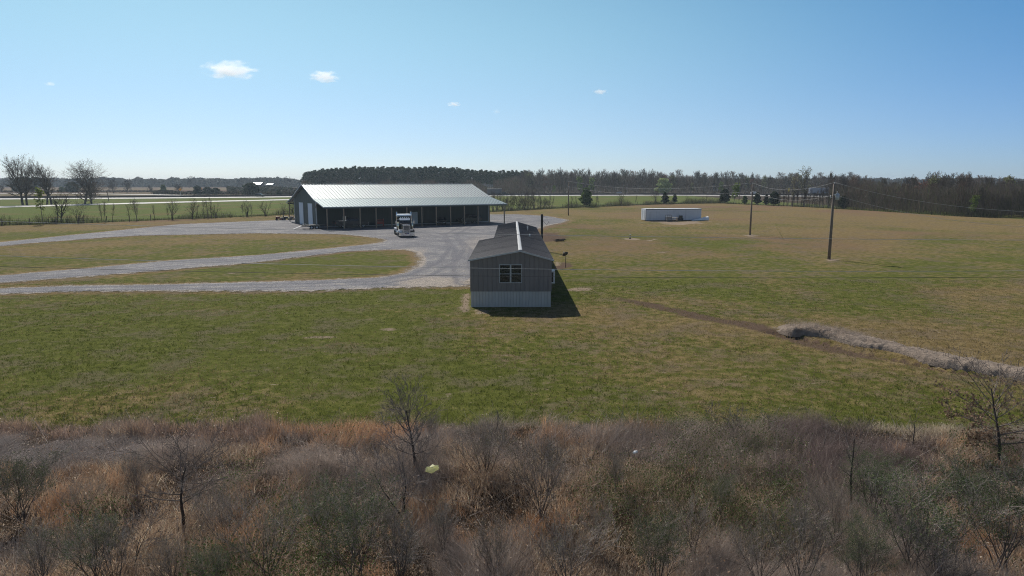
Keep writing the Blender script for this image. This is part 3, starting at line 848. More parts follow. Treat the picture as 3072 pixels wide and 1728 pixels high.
wire("power_line", "lower wire running right from the transformer pole out of the picture", P3[2], p4 + Vector((0, 0, 6.2)), 2.4, .012, None, g_)
# three wires of the roadside line crossing close to the camera
YW = 22.0
m_near = plain('bright_strand', (.45, .45, .44), .6, 0, .04)
def near_wire(label, px, r, mat):
    pts = [AT(u, v, YW) for (u, v) in px]
    xs = np.array([p.x for p in pts]); zs = np.array([p.z for p in pts])
    cf = np.polyfit(xs, zs, 2)
    mb = MB(); mb.tube([(x, YW, float(np.polyval(cf, x))) for x in np.linspace(-30, 30, 61)], r, 6, True)
    o = mb.build("power_line", mat); tag(o, label, "power line", "roadside wires crossing in front of the home")
near_wire("topmost thin roadside wire, crossing the home's roof", [(0, 664), (768, 687), (1454, 702), (1631, 706), (2304, 713), (3072, 721)], .0062, m_near)
near_wire("middle pale roadside wire, crossing the home's window", [(0, 767), (768, 791), (1410, 804), (1700, 809), (2304, 812), (3072, 813)], .0070, m_near)
near_wire("lowest dark roadside wire, crossing below the window of the home", [(0, 800), (550, 812), (1150, 825), (1700, 831), (2304, 833), (3072, 831)], .006, m_wired)
# service pole behind the home, drop wire
o = empty("service_pole", (3.5, 80.0, 0), 0, "short dark square pole with drooping wires just behind the mobile home", "pole")
mb = MB(); mb.box(-.13, .13, -.13, .13, -.2, 4.25); mb.build("shaft", plain("creosote_post", (.03, .027, .024), .9), o)
mb = MB(); mb.tube([(.13, 0, 3.5), (.4, 0, 3.2), (.55, 0, 3.0), (.72, 0, 3.25), (.8, 0, 3.45), (.85, 0, 3.2)], .02, 5); mb.tube([(.1, 0, 4.0), (.6, .3, 3.9), (.62, .3, 3.5)], .014, 5); mb.build("wire_loop", m_wired, o)
mb = MB(); mb.box(-.28, -.131, -.16, .1, 1.2, 1.75); mb.build("meter_box", M['steel'], o)
# guy marker
mb = MB(); a, b = G(2351, 719), AT(2328, 679, G(2351, 719).y); mb.tube([a, b], .022, 6)
tag(mb.build("guy_marker", plain("guard_yellow", (.42, .36, .10), .6)), "thin slanting yellow guy guard standing in the right field", "guy guard")
# satellite dish
d0 = G(1697, 803)
o = empty("satellite_dish", d0, 0, "dark satellite dish on a thin post right of the home", "satellite dish")
mb = MB(); mb.tube([(0, 0, -.2), (0, 0, 1.08)], .028, 8); mb.build("mast", M['black_paint'], o)
mb = MB(); vs = []
nrm = Vector((-.35, -.35, .87)).normalized(); e1 = nrm.orthogonal().normalized(); e2 = nrm.cross(e1)
nrm = Vector((-.45, .62, .62)).normalized(); e1 = Vector((0, 0, 1)).cross(nrm).normalized(); e2 = nrm.cross(e1)
cc_ = Vector((-.02, 0, 1.24))
nn = 20
for j in range(5):
    rr = .30 * j / 4
    for i in range(nn):
        a = 2 * PI * i / nn; vs.append(cc_ + (e1 * math.cos(a) + e2 * math.sin(a) * .93) * rr + nrm * (rr * rr * .9))
mb.v = [tuple(p) for p in vs]
for j in range(4):
    for i in range(nn): mb.f.append([j*nn+i, j*nn+(i+1) % nn, (j+1)*nn+(i+1) % nn, (j+1)*nn+i]); mb.sm.append(True)
dm = mb.build("reflector", plain("dish_dark", (.035, .037, .04), .5), o)
sm_ = dm.modifiers.new("s", 'SOLIDIFY'); sm_.thickness = .015
mb = MB(); mb.bar(cc_ - e2 * .26, cc_ + nrm * .34 - e2 * .1, .025); mb.box(cc_.x - .04 + nrm.x * .34, cc_.x + .04 + nrm.x * .34, nrm.y * .34 - .04, nrm.y * .34 + .04, cc_.z + nrm.z * .34 - .06, cc_.z + nrm.z * .34 + .05); mb.build("feed_arm", M['steel'], o)
# branch pile, hydrant
rng = random.Random(4)
mb = MB()
for k in range(26):
    a = rng.uniform(0, PI); L = rng.uniform(.3, .95); x, y, z = rng.gauss(0, .35), rng.gauss(0, .25), rng.uniform(.03, .28)
    dx, dy = math.cos(a) * L * .9, math.sin(a) * L * .5
    mb.tube([(x - dx, y - dy, z), (x, y, z + rng.uniform(-.02, .08)), (x + dx, y + dy, max(.02, z + rng.uniform(-.1, .1)))], [rng.uniform(.03, .06), .035, .015], 6)
o = mb.build("branch_pile", plain("cut_branches", (.07, .055, .04), .9, 0, .4)); o.location = G(1676, 724)
tag(o, "low pile of dark cut branches lying on bare earth behind the home", "branch pile")
o = empty("water_hydrant", G(1890, 716), 0, "small yard hydrant standing in a pale patch of the right field", "hydrant")
mb = MB(); mb.tube([(0, 0, 0), (0, 0, .55)], .04, 8); mb.tube([(0, 0, 0), (0, 0, .16)], .13, 8); mb.build("standpipe", M['black_paint'], o)
mb = MB(); mb.ellipsoid((0, 0, .60), (.08, .08, .07), 8, 6); mb.tube([(0, 0, .58), (.16, -.05, .54)], .03, 6); mb.build("head", M['white_paint'], o)
# ------------------------------------------------------------------ vehicles
m_paint = {}
def paint(name, col, rough=.22, metal=0.0):
    if name not in m_paint: m_paint[name] = plain(name, col, rough, metal, .06, 1.0)
    return m_paint[name]
m_lamp = plain("lamp_lens", (.62, .62, .60), .15)
m_tail = plain("tail_lens", (.25, .02, .02), .2)
m_rim = plain("rim_alloy", (.36, .37, .38), .35, .7)
def wheel(parent, x, y, r=.34, w=.22, side=1, rim=None, mat_r=None):
    """wheel with its axle along local x"""
    mb = MB()
    prof = [(-.5, .62), (-.5, .93), (-.36, 1.0), (.36, 1.0), (.5, .93), (.5, .62)]
    n = 20
    for i in range(n):
        a = 2 * PI * i / n
        for (u, q) in prof: mb.v.append((x + u * w, y + math.cos(a) * q * r, r + math.sin(a) * q * r))
    m = len(prof)
    for i in range(n):
        for k in range(m - 1): mb.f.append([i*m+k, i*m+k+1, ((i+1) % n)*m+k+1, ((i+1) % n)*m+k]); mb.sm.append(True)
    wo = mb.build("wheel", M['tyre'], parent)
    mb = MB()
    xo = x + side * w * .30
    q = r * .62
    vs = [(x, y + math.cos(2*PI*i/n) * q, r + math.sin(2*PI*i/n) * q) for i in range(n)]
    vo = [(xo, y + math.cos(2*PI*i/n) * q * .95, r + math.sin(2*PI*i/n) * q * .95) for i in range(n)]
    vh = [(x + side * w * .12, y + math.cos(2*PI*i/n) * q * .55, r + math.sin(2*PI*i/n) * q * .55) for i in range(n)]
    hb = [(x + side * w * .32, y + math.cos(2*PI*i/n) * q * .22, r + math.sin(2*PI*i/n) * q * .22) for i in range(n)]
    fs = []
    for i in range(n):
        j = (i + 1) % n
        fs += [(i, j, n+j, n+i), (n+i, n+j, 2*n+j, 2*n+i), (2*n+i, 2*n+j, 3*n+j, 3*n+i)]
    fs.append(tuple(3*n + i for i in range(n)))
    mb.add(vs + vo + vh + hb, fs, False)
    mb.build("rim", mat_r or m_rim, wo)
    return wo
def car(name, label, cat, loc, rz, kind, col, group=None, S=1.0):
    """car built along y: the nose points to -y"""
    o = empty(name, loc, rz, label, cat, group)
    pm = paint(kind + "_paint_%s" % "_".join("%02d" % int(c * 99) for c in col), col)
    spec = {
        'sedan':  dict(L=4.7, W=1.80, r=.33, ax=(.85, 3.62), low=[(0,.35),(.05,.62),(.2,.72),(1.35,.90),(3.75,.96),(4.6,.90),(4.7,.70),(4.7,.34),(4.5,.22),(.2,.22)], cab=[(1.25,.90),(2.0,1.38),(2.4,1.44),(3.1,1.42),(4.0,.96)], pil=[2.65]),
        'suv':    dict(L=4.6, W=1.84, r=.38, ax=(.85, 3.55), low=[(0,.45),(.03,.95),(.15,1.04),(1.3,1.10),(4.5,1.14),(4.6,.95),(4.6,.45),(4.45,.34),(.2,.34)], cab=[(1.25,1.10),(1.85,1.70),(2.3,1.76),(4.2,1.76),(4.55,1.14)], pil=[2.55, 3.5]),
        'pickup': dict(L=5.9, W=1.96, r=.40, ax=(.95, 4.55), low=[(0,.5),(.03,1.0),(.15,1.10),(1.45,1.18),(3.85,1.22),(5.85,1.22),(5.9,1.1),(5.9,.5),(5.7,.42),(.2,.42)], cab=[(1.4,1.18),(2.0,1.78),(2.35,1.85),(3.5,1.83),(3.8,1.22)], pil=[2.75]),
    }[kind]
    W = spec['W'] / 2
    low, cab = spec['low'], spec['cab']
    mb = MB()
    # lower body with slightly rounded sides
    rows = [(-1, .93), (-.86, 1.0), (.86, 1.0), (1, .93)]
    n = len(low)
    cy = spec['L'] / 2
    for (u, q) in rows:
        for (y, z) in low:
            k = 1 if abs(u) < .9 else .965
            mb.v.append((u * W, cy + (y - cy) * k, z if abs(u) < .9 else .30 + (z - .30) * .97))
    for i in range(3):
        for k in range(n): mb.f.append([i*n+k, i*n+(k+1) % n, (i+1)*n+(k+1) % n, (i+1)*n+k]); mb.sm.append(False)
    mb.f.append(list(range(n))); mb.sm.append(False); mb.f.append([3*n+k for k in reversed(range(n))]); mb.sm.append(False)
    # roof and pillars
    m = len(cab)
    tw = lambda z: W * (.95 - .22 * (z - cab[0][1]) / (max(c[1] for c in cab) - cab[0][1] + .01))
    for s in (-1, 1):
        for (y, z) in cab: mb.v.append((s * tw(z), y, z - (.012 if z == cab[0][1] else 0)))
    b = 4 * n
    for k in range(m - 1): mb.f.append([b+k, b+k+1, b+m+k+1, b+m+k]); mb.sm.append(False)
    mb.f.append([b+k for k in range(m)]); mb.sm.append(False); mb.f.append([b+m+k for k in reversed(range(m))]); mb.sm.append(False)
    mb.build("body", pm, o, .03)
    g = .012
    def shr(p, c, f): return [c[i] + (p[i] - c[i]) * f for i in range(3)]
    # glass
    (y0, z0), (y1, z1), (y2, z2), (y3, z3), (y4, z4) = cab
    def pane(nm, pts, nrm, f=.86):
        c = [sum(p[i] for p in pts) / len(pts) for i in range(3)]
        q = [Vector(shr(p, c, f)) + Vector(nrm) * g for p in pts]
        mb = MB(); mb.add([tuple(p) for p in q] + [tuple(p - Vector(nrm) * .010) for p in q], [(0,1,2,3), (4,5,6,7), (0,1,5,4), (1,2,6,5), (2,3,7,6), (3,0,4,7)])
        mb.build(nm, M['glass'], o)
    pane("windshield", [(-tw(z0), y0, z0), (tw(z0), y0, z0), (tw(z1), y1, z1), (-tw(z1), y1, z1)], Vector((0, -(z1 - z0), (y1 - y0))).normalized())
    pane("rear_window", [(-tw(z4), y4, z4), (tw(z4), y4, z4), (tw(z3), y3, z3), (-tw(z3), y3, z3)], Vector((0, (z3 - z4), (y4 - y3))).normalized())
    def zt(y): return float(np.interp(y, [c[0] for c in cab], [c[1] for c in cab]))
    ys_ = [y0 + .28] + spec['pil'] + [y4 - .22]
    for s in (-1, 1):
        for a, c in zip(ys_[:-1], ys_[1:]):
            a2, c2 = a + .04, c - .04
            za, zc = zt(a2) , zt(c2)
            zb = z0 + .05
            p = [(s * tw(zb), a2, zb), (s * tw(zb), c2, zb), (s * tw(zc - .1), c2, max(zb + .02, zc - .1)), (s * tw(za - .1), a2, max(zb + .02, za - .1))]
            pane("side_window", p, Vector((s, 0, .3)).normalized(), .97)
        for (y, nm) in ((spec['ax'][0], 0), (spec['ax'][1], 0)): wheel(o, s * (W - .10), y, spec['r'], .22, s)
        zl = low[1][1] - .12
        mb = MB(); mb.box(min(s * W * .52, s * W * .86), max(s * W * .52, s * W * .86), -.02, .05, zl - .08, zl + .06); mb.build("headlight", m_lamp, o, .015)
        mb = MB(); mb.box(min(s * W * .68, s * W * .92), max(s * W * .68, s * W * .92), spec['L'] - .05, spec['L'] + .015, zl - .08, zl + .12); mb.build("tail_light", m_tail, o, .01)
        mb = MB(); mb.box(min(s * (W + .005), s * (W + .16)), max(s * (W + .005), s * (W + .16)), y0 + .38, y0 + .48, z0 + .02, z0 + .16); mb.build("mirror", pm, o, .02)
    mb = MB(); mb.box(-W * .48, W * .48, -.03, .03, low[0][1] + .05, low[1][1] - .06); mb.build("grille", M['black_paint'], o)
    for y, nm in ((-.06, "bumper"), (spec['L'] - .02, "bumper")):
        mb = MB(); mb.box(-W * .93, W * .93, y, y + .10, low[0][1] - .02, low[0][1] + .14); mb.build(nm, M['steel'] if kind == 'pickup' else pm, o, .02)
    if kind == 'pickup':
        mb = MB(); mb.box(-W * .84, W * .84, 4.0, 5.8, 1.19, 1.226); mb.build("bed_opening", M['black_paint'], o)
    return o
def bpos(par, perp): # along the front of the barn, out from the front wall
    return BO + Vector((math.cos(BA), math.sin(BA), 0)) * par + Vector((-math.sin(BA), math.cos(BA), 0)) * perp
dk = (.010, .013, .020)
# under the lean-to
k = car("pickup_truck", "dark crew-cab pickup parked under the lean-to near the left posts", "pickup truck", G(1101, 681), BA + PI / 2, 'pickup', (.012, .014, .022))
mb = MB(); mb.box(-.9, .9, 4.1, 5.3, 1.23, 1.32); mb.box(-.85, -.75, 4.0, 4.1, 1.23, 1.95); mb.box(.75, .85, 4.0, 4.1, 1.23, 1.95); mb.box(-.85, .85, 4.0, 4.1, 1.96, 2.05); mb.build("headache_rack", M['chrome'], k)
car("sedan", "dark car parked nose out under the lean-to right of the semi truck", "car", G(1322, 676), R(4), 'sedan', (.012, .014, .022))
s_ = car("jeep_wagon", "dark boxy wagon parked broadside under the lean-to's right end", "car", G(1379, 671) , BA - PI / 2 + R(8), 'suv', (.014, .022, .022))
# red implement
o = empty("red_implement", G(1128, 680), R(6), "red steel implement with upright side frames under the lean-to", "implement")
m_red = plain("implement_red", (.30, .035, .02), .5)
mb = MB()
mb.box(.1, 1.25, .1, 1.6, .45, .85); mb.build("bin", m_red, o, .03)
for x in (.0, 1.3):
    mb = MB(); mb.bar((x, 0, 0), (x, .0, 1.25), .09); mb.bar((x, 0, 1.25), (x, 1.1, 1.35), .08); mb.bar((x, 1.1, 1.35), (x, 1.3, 0.1), .08); mb.build("side_frame", m_red, o)
for z in (.95, 1.1, 1.25):
    mb = MB(); mb.box(.045, 1.255, -.03, .03, z, z + .05); mb.build("cross_bar", m_red, o)
# flatbed trailer
TP = G(943, 688.5); TRZ = BA - R(14)
o = empty("flatbed_trailer", TP, TRZ, "low dark tandem-axle flatbed trailer standing before the barn's front-left post", "trailer")
m_deck = plain("deck_dark", (.035, .032, .03), .8); m_fr = plain("trailer_frame", (.02, .02, .022), .5)
mb = MB(); mb.box(-2.0, 3.4, .62, 2.5, .62, .68); mb.build("deck", m_deck, o)
mb = MB(); mb.box(-2.05, 3.45, .55, .618, .48, .70); mb.box(-2.05, 3.45, 2.502, 2.57, .48, .70); mb.box(-2.05, -1.99, .62, 2.5, .48, .60); mb.box(3.4, 3.46, .62, 2.5, .48, .60); mb.build("frame", m_fr, o)
mb = MB(); mb.bar((3.45, .7, .55), (4.9, 1.55, .5), .09); mb.bar((3.45, 2.4, .55), (4.9, 1.6, .5), .09); mb.build("tongue", m_fr, o)
for (x) in (-.42, .44):
    for s in (0, 1):
        h = empty("hub_tmp", (0, 0, 0)) if False else None
        mb = MB(); n = 18; y = .36 if s == 0 else 2.76; r = .32
        mb.tube([(x, y - .10, r), (x, y + .10, r)], r, 18)
        w_ = mb.build("wheel", M['tyre'], o)
        mb = MB(); yo = y - .115 if s == 0 else y + .115
        mb.tube([(x, y, r), (x, yo, r)], [.19, .17], 14); mb.build("rim", plain("trailer_rim", (.5, .52, .53), .4), w_)
for s in (0, 1):
    y0, y1 = (.20, .53) if s == 0 else (2.6, 2.92)
    mb = MB(); prof = [(-1.0, .42), (-.85, .66), (-.6, .74), (.6, .74), (.85, .66), (1.0, .42), (.96, .40), (.82, .62), (.58, .70), (-.58, .70), (-.82, .62), (-.96, .40)]
    mb.prism(prof, 'y', y0, y1); mb.build("fender", plain("fender_grey", (.30, .31, .31), .4), o)
mb = MB()
for (x, y) in ((-2.0, .58), (-2.0, 2.53), (-1.4, .58)): mb.box(x, x + .06, y, y + .06, .7, 1.0)
mb.box(-2.0, -1.34, .58, .63, 1.0, 1.05); mb.build("stake_rail", plain("rail_pale", (.34, .35, .33), .5), o)
mb = MB()
for y in (.8, 1.9): mb.bar((-2.0, y, .6), (-3.4, y - .25, .04), .30, .05)
mb.build("ramp", plain("ramp_pale", (.45, .45, .44), .5), o)
# small machines left of the barn
m_mow = {0: paint("mower_red", (.16, .02, .02), .4), 1: paint("mower_dark", (.03, .03, .03), .4)}
for i, (u, v, rz, lab) in enumerate([(841, 661, R(-60), "leftmost riding mower in the short row left of the barn"), (866, 660.5, R(-70), "riding mower with dark hood standing beside the barn's rear lean-to post"), (882, 659.5, R(-80), "riding mower nearest the barn's left corner, partly hidden by the wall")]):
    o = empty("riding_mower", G(u, v), rz, lab, "mower", "riding mowers left of the barn")
    c = m_mow[1 if i == 1 else 0]
    mb = MB(); mb.box(-.26, .26, -.9, -.1, .35, .78); mb.build("hood", c, o, .06)
    mb = MB(); mb.box(-.34, .34, -.1, .8, .34, .52); mb.build("body", c, o, .04)
    mb = MB(); mb.box(-.24, .24, .25, .68, .52, .62); mb.box(-.24, .24, .64, .74, .62, .98); mb.build("seat", M['black_paint'], o, .03)
    mb = MB(); mb.tube([(0, -.15, .7), (0, .08, .98)], .02, 6); mb.tube([(0, .07, .97), (0, .095, 1.0)], [.17, .17], 12); mb.build("steering_wheel", M['black_paint'], o)
    mb = MB(); mb.box(-.55, .55, -.2, .45, .10, .28); mb.build("mower_deck", c, o, .04)
    for s in (-1, 1):
        wheel(o, s * .36, -.72, .19, .14, s); wheel(o, s * .40, .52, .27, .22, s)

# ------------------------------------------------------------------ semi truck
TK = empty("semi_truck", G(1221, 713.5), R(15.0), "black conventional semi truck with chrome grille parked facing the camera in the yard", "semi truck")
m_blk = paint("truck_black", (.012, .013, .016), .18)
m_chr = M['chrome']
m_fair = paint("truck_pale", (.78, .80, .82), .2)
def tb(name, mat, parent=TK, bev=.0):
    def f(mb): return mb.build(name, mat, parent, bev)
    return f
mb = MB(); mb.box(-.42, -.30, .3, 7.6, .55, .80); mb.box(.30, .42, .3, 7.6, .55, .80); mb.box(-.30, .30, .5, .6, .55, .8); mb.box(-.3, .3, 5.6, 5.8, .6, .78); mb.build("frame_rails", M['black_paint'], TK)
mb = MB(); P_ = [(-1.12, .22), (-1.05, .02), (-.8, -.06), (.8, -.06), (1.05, .02), (1.12, .22), (1.12, .32), (-1.12, .32)]
mb.prism(P_, 'z', .26, .72); bp = mb.build("bumper", m_chr, TK, .02)
for x in (-.52, .40):
    mb = MB(); mb.box(x, x + .13, -.075, -.05, .36, .45); mb.build("fog_light", M['black_paint'], bp)
for x, c in ((-.30, (.20, .10, .09)), (.02, (.10, .11, .22))):
    mb = MB(); mb.box(x, x + .27, -.08, -.058, .56, .70); mb.build("plate", plain("plate_%d" % int(c[0] * 100), c, .5), bp)
mb = MB(); GR = [(-.52, .80), (-.54, 1.72), (-.44, 1.88), (-.12, 1.93), (.12, 1.93), (.44, 1.88), (.54, 1.72), (.52, .80)]
IN = [(-.42, .88), (-.44, 1.70), (-.40, 1.74), (.40, 1.74), (.44, 1.70), (.42, .88)]
mb.prism(GR, 'y', .24, .42); gs = mb.build("grille_surround", m_chr, TK, .02)
mb = MB(); mb.prism(IN, 'y', .225, .238); gi = mb.build("grille", plain("grille_mesh", (.06, .06, .065), .4, .5), TK)
mb = MB()
for i in range(9): x = -.36 + i * .09; mb.box(x - .008, x + .008, .205, .224, .90, 1.72)
mb.box(-.42, .42, .200, .2045, 1.06, 1.11); mb.build("grille_bars", m_chr, gi)
mb = MB(); mb.box(-.07, .07, .215, .2385, 1.80, 1.86); mb.build("badge", plain("badge_dark", (.08, .02, .02), .4), gs)
mb = MB(); mb.hexa([(-.52, .425, .85), (.52, .425, .85), (.78, 2.1, .85), (-.78, 2.1, .85), (-.50, .425, 1.86), (.50, .425, 1.86), (.74, 2.1, 2.02), (-.74, 2.1, 2.02)]); mb.build("hood", m_blk, TK, .06)
for s in (-1, 1):
    fe = [(.30, .70), (.28, .92), (.42, 1.08), (.75, 1.16), (1.15, 1.14), (1.55, 1.02), (1.85, .82), (1.95, .62), (1.82, .60), (1.55, .92), (1.15, 1.02), (.78, 1.03), (.52, .98), (.42, .84), (.42, .70)]
    mb = MB(); mb.prism(fe, 'x', s * .60, s * 1.15); mb.build("fender", m_fair if s < 0 else m_blk, TK, .03)  # left fender pale: the highlight on dark paint is put into its colour
    wheel(TK, s * .95, 1.12, .50, .28, s, None, m_chr)
    mb = MB(); mb.tube([(s * .80, .35, 1.12), (s * .80, .62, 1.12)], [.13, .10], 12); mb.tube([(s * .62, .35, 1.12), (s * .62, .62, 1.12)], [.11, .09], 12); mb.build("headlight", m_chr, TK)
    mb = MB(); mb.tube([(s * .98, 1.95, 1.15), (s * .98, 1.95, 1.22), (s * .98, 1.95, 1.98), (s * .98, 1.95, 2.06)], [.12, .17, .17, .08], 14); mb.build("air_cleaner", plain("cleaner_chrome", (.62, .60, .48), .2, 1.0), TK)
    mb = MB(); mb.tube([(s * 1.05, 3.45, .9), (s * 1.05, 3.45, 3.25), (s * 1.05, 3.50, 3.44), (s * 1.05, 3.60, 3.56)], [.075, .075, .075, .085], 12); mb.build("exhaust_stack", m_chr, TK)
    mb = MB(); mb.tube([(s * .88, 2.2, 2.55), (s * 1.16, 2.1, 2.52), (s * 1.30, 2.1, 2.35), (s * 1.30, 2.1, 1.85), (s * .92, 2.25, 1.72)], .022, 6); mi = mb.build("mirror_arm", m_chr, TK)
    mb = MB(); mb.box(min(s * 1.20, s * 1.38), max(s * 1.20, s * 1.38), 2.08, 2.16, 1.92, 2.34); mb.build("mirror", m_chr, mi, .02)
    mb = MB(); mb.tube([(s * .88, 2.3, .62), (s * .88, 4.3, .62)], .30, 16); mb.build("fuel_tank", m_chr, TK)
    mb = MB(); mb.box(min(s * .62, s * 1.16), max(s * .62, s * 1.16), 2.5, 3.2, .34, .38); mb.build("step", m_chr, TK)
    for y in (5.55, 6.85):
        wheel(TK, s * .93, y, .50, .46, s, None, m_chr)
    for yy in (5.55, 6.85):
        mb = MB(); q = [(yy + math.cos(a) * .60, .52 + math.sin(a) * .60) for a in np.linspace(.25, PI - .25, 9)] + [(yy + math.cos(a) * .57, .52 + math.sin(a) * .57) for a in np.linspace(PI - .25, .25, 9)]
        mb.prism(q, 'x', s * .68, s * 1.18); mb.build("rear_fender", m_fair, TK)
mb = MB(); mb.hexa([(-.90, 2.10, .78), (.90, 2.10, .78), (.92, 3.42, .78), (-.92, 3.42, .78), (-.84, 2.10, 1.92), (.84, 2.10, 1.92), (.92, 3.42, 1.92), (-.92, 3.42, 1.92)])
mb.hexa([(-.84, 2.10, 1.92), (.84, 2.10, 1.92), (.92, 3.42, 1.92), (-.92, 3.42, 1.92), (-.74, 2.55, 2.62), (.74, 2.55, 2.62), (.86, 3.42, 2.74), (-.86, 3.42, 2.74)])
cab = mb.build("cab", m_blk, TK, .03)
def q4(a, b, c, d, nm, mat, par, off):
    n = (Vector(b) - Vector(a)).cross(Vector(d) - Vector(a)).normalized()
    if n.y > 0 and abs(n.y) > abs(n.x): n = -n
    p = [Vector(x) + n * off for x in (a, b, c, d)]
    mb = MB(); mb.add([tuple(x) for x in p] + [tuple(x - n * .012) for x in p], [(0,1,2,3), (4,5,6,7), (0,1,5,4), (1,2,6,5), (2,3,7,6), (3,0,4,7)]); return mb.build(nm, mat, par)
for s in (-1, 1):
    q4((s * .03, 2.14, 1.97), (s * .76, 2.14, 1.97), (s * .68, 2.50, 2.54), (s * .03, 2.50, 2.54), "windshield", M['glass'], TK, .03)
mb = MB(); mb.hexa([(-.76, 2.22, 2.40), (.76, 2.22, 2.40), (.78, 2.58, 2.62), (-.78, 2.58, 2.62), (-.76, 2.24, 2.44), (.76, 2.24, 2.44), (.78, 2.58, 2.68), (-.78, 2.58, 2.68)]); mb.build("sun_visor", m_fair, TK)
for i in range(5):
    x = -.56 + i * .28
    mb = MB(); mb.tube([(x, 2.62, 2.80), (x, 2.78, 2.79), (x, 2.95, 2.74)], [.055, .06, .02], 10); mb.build("roof_light", m_chr, TK)
mb = MB(); mb.box(-1.02, 1.02, 3.44, 5.0, .80, 2.92); mb.build("sleeper", m_blk, TK, .05)
mb = MB(); sec = [(3.30, 2.92, 3.02), (3.42, 2.93, 3.12), (3.7, 2.93, 3.20), (5.0, 2.93, 3.22)]
mb.hexa([(-1.10, 3.26, 2.94), (1.10, 3.26, 2.94), (1.06, 5.0, 2.93), (-1.06, 5.0, 2.93), (-1.02, 3.40, 3.20), (1.02, 3.40, 3.20), (1.0, 5.0, 3.24), (-1.0, 5.0, 3.24)]); mb.build("sleeper_roof", m_fair, TK, .07)
mb = MB(); mb.box(-.45, .45, 5.6, 6.7, .82, .95); mb.build("fifth_wheel", M['steel'], TK, .03)
mb = MB(); mb.box(-.3, .3, 1.1, 2.0, .45, .84); mb.build("engine_block", M['black_paint'], TK)

# ------------------------------------------------------------------ traffic on the highway
def hpt(u, off):
    """point on the highway seen at photo column u, off metres back from its near edge"""
    best = None
    for v in HWV:
        x, y = v[1][0], v[1][1]
        zc = y * _cp + 1.2; uu = 1536 + F * x / zc
        if best is None or abs(uu - u) < abs(best[0] - u): best = (uu, x, y)
    x = (u - 1536) / F * (best[2] + off)
    return x, best[2] + off
g_ = "traffic on the highway"
x, y = hpt(800, 8); car("highway_suv", "dark SUV driving on the highway left of the barn", "car", (x, y, .27), R(96), 'suv', (.015, .017, .02), g_, 1)
x, y = hpt(893, 26); car("highway_pickup", "white pickup driving beyond the barrier beside the barn roof's left end", "pickup truck", (x, y, .47), R(-86), 'pickup', (.62, .64, .68), g_)
x, y = hpt(1526, 8); car("highway_wagon", "dark SUV on the highway right of the barn roof, behind the long grey trailer", "car", (x, y, .27), R(90), 'suv', (.015, .017, .02), g_)
x, y = hpt(1868, 26); car("highway_sedan", "pale car beyond the barrier between the two farther field poles", "car", (x, y, .47), R(90), 'sedan', (.45, .46, .48), g_)
x, y = hpt(2268, 26); car("highway_silver_car", "silver car beyond the barrier just right of the middle field pole", "car", (x, y, .47), R(90), 'suv', (.42, .44, .48), g_)
def boxrig(u, L, H, label, col, off, name, cat, z=.3):
    x, y = hpt(u, off)
    o = empty(name, (x, y, z), R(1), label, cat, g_)
    mb = MB(); mb.box(-L / 2, L / 2, 0, 2.5, .9, H); mb.build("box_body", siding("rig_%d" % u, col, 1.2, .5, 0, 0, .02), o)
    mb = MB(); mb.box(-L / 2 - .02, L / 2 + .02, -.02, 2.52, H, H + .10); mb.build("roof", M['white_paint'], o)
    mb = MB(); mb.box(-L / 2, L / 2, .2, 2.3, .6, .9); mb.build("chassis", M['black_paint'], o)
    for xx in (-L * .32, -L * .32 + 1.2, L * .3):
        mb = MB(); mb.tube([(xx, .05, .48), (xx, .35, .48)], .48, 14); mb.build("wheel", M['tyre'], o)
    return o
o = boxrig(1484, 8.4, 3.6, "long grey box trailer passing on the highway at the barn's right end", (.10, .10, .11), 8, "box_trailer", "trailer")
mb = MB(); mb.box(4.2, 6.9, .4, 2.1, .45, .7); mb.build("tow_deck", M['black_paint'], o)
boxrig(2452, 11.5, 3.9, "grey semi trailer on the highway behind the bare thicket at right", (.16, .18, .23), 26, "semi_trailer", "trailer", .47)
# signs along the highway
def post_sign(name, label, u, v0, v1, wpx, Y, col, diamond=False, n=1, cat="road sign"):
    a = AT(u, v1, Y); b = AT(u, v0, Y); w = wpx / F * Y
    o = empty(name, (a.x, Y, 0), 0, label, cat, "warning signs along the highway" if diamond else None)
    h = b.z - a.z; zc = (a.z + b.z) / 2
    mb = MB()
    if diamond: mb.prism([(-w / 2, zc), (0, zc - h / 2), (w / 2, zc), (0, zc + h / 2)], 'y', -.03, .0)
    else: mb.box(-w / 2, w / 2, -.06, .0, a.z, b.z)
    mb.build("panel", plain(name + "_face_%d" % u, col, .5), o)
    for k in range(n):
        x = 0 if n == 1 else (-w * .42 + w * .84 * k)
        mb = MB(); mb.box(x - .09, x + .09, .005, .15, -.2, b.z - (.1 if not diamond else h * .3)); mb.build("post", M['steel'], o)
    return o
sg = post_sign("billboard", "tall white sign on two posts beyond the highway", 2146, 552, 574, 13, 440, (.42, .46, .56), False, 2, "sign")
post_sign("warning_sign", "orange diamond sign at left, in front of the brown fields", 541, 562.5, 574.5, 11, 420, (.62, .27, .03), True)
post_sign("warning_sign", "small orange diamond sign before the dark cedar clump at left", 605, 563, 571, 7, 450, (.55, .20, .03), True)
post_sign("warning_sign", "yellow diamond sign right of the middle field pole", 2366, 563, 577, 8, 405, (.55, .42, .02), True)
post_sign("warning_sign", "orange diamond sign left of the transformer pole", 2430, 566.5, 578, 7, 405, (.70, .30, .03), True)
o = empty("roadside_pole", G(327, 604), 0, "short dark pole standing between the roads at left", "pole")
mb = MB(); mb.tube([(0, 0, -.2), (-.5, 0, 4.2)], [.16, .12], 8); mb.build("shaft", m_pole, o)
mb = MB(); mb.box(-.85, -.1, -.1, .1, 3.6, 3.75); mb.build("crossarm", m_pole, o)
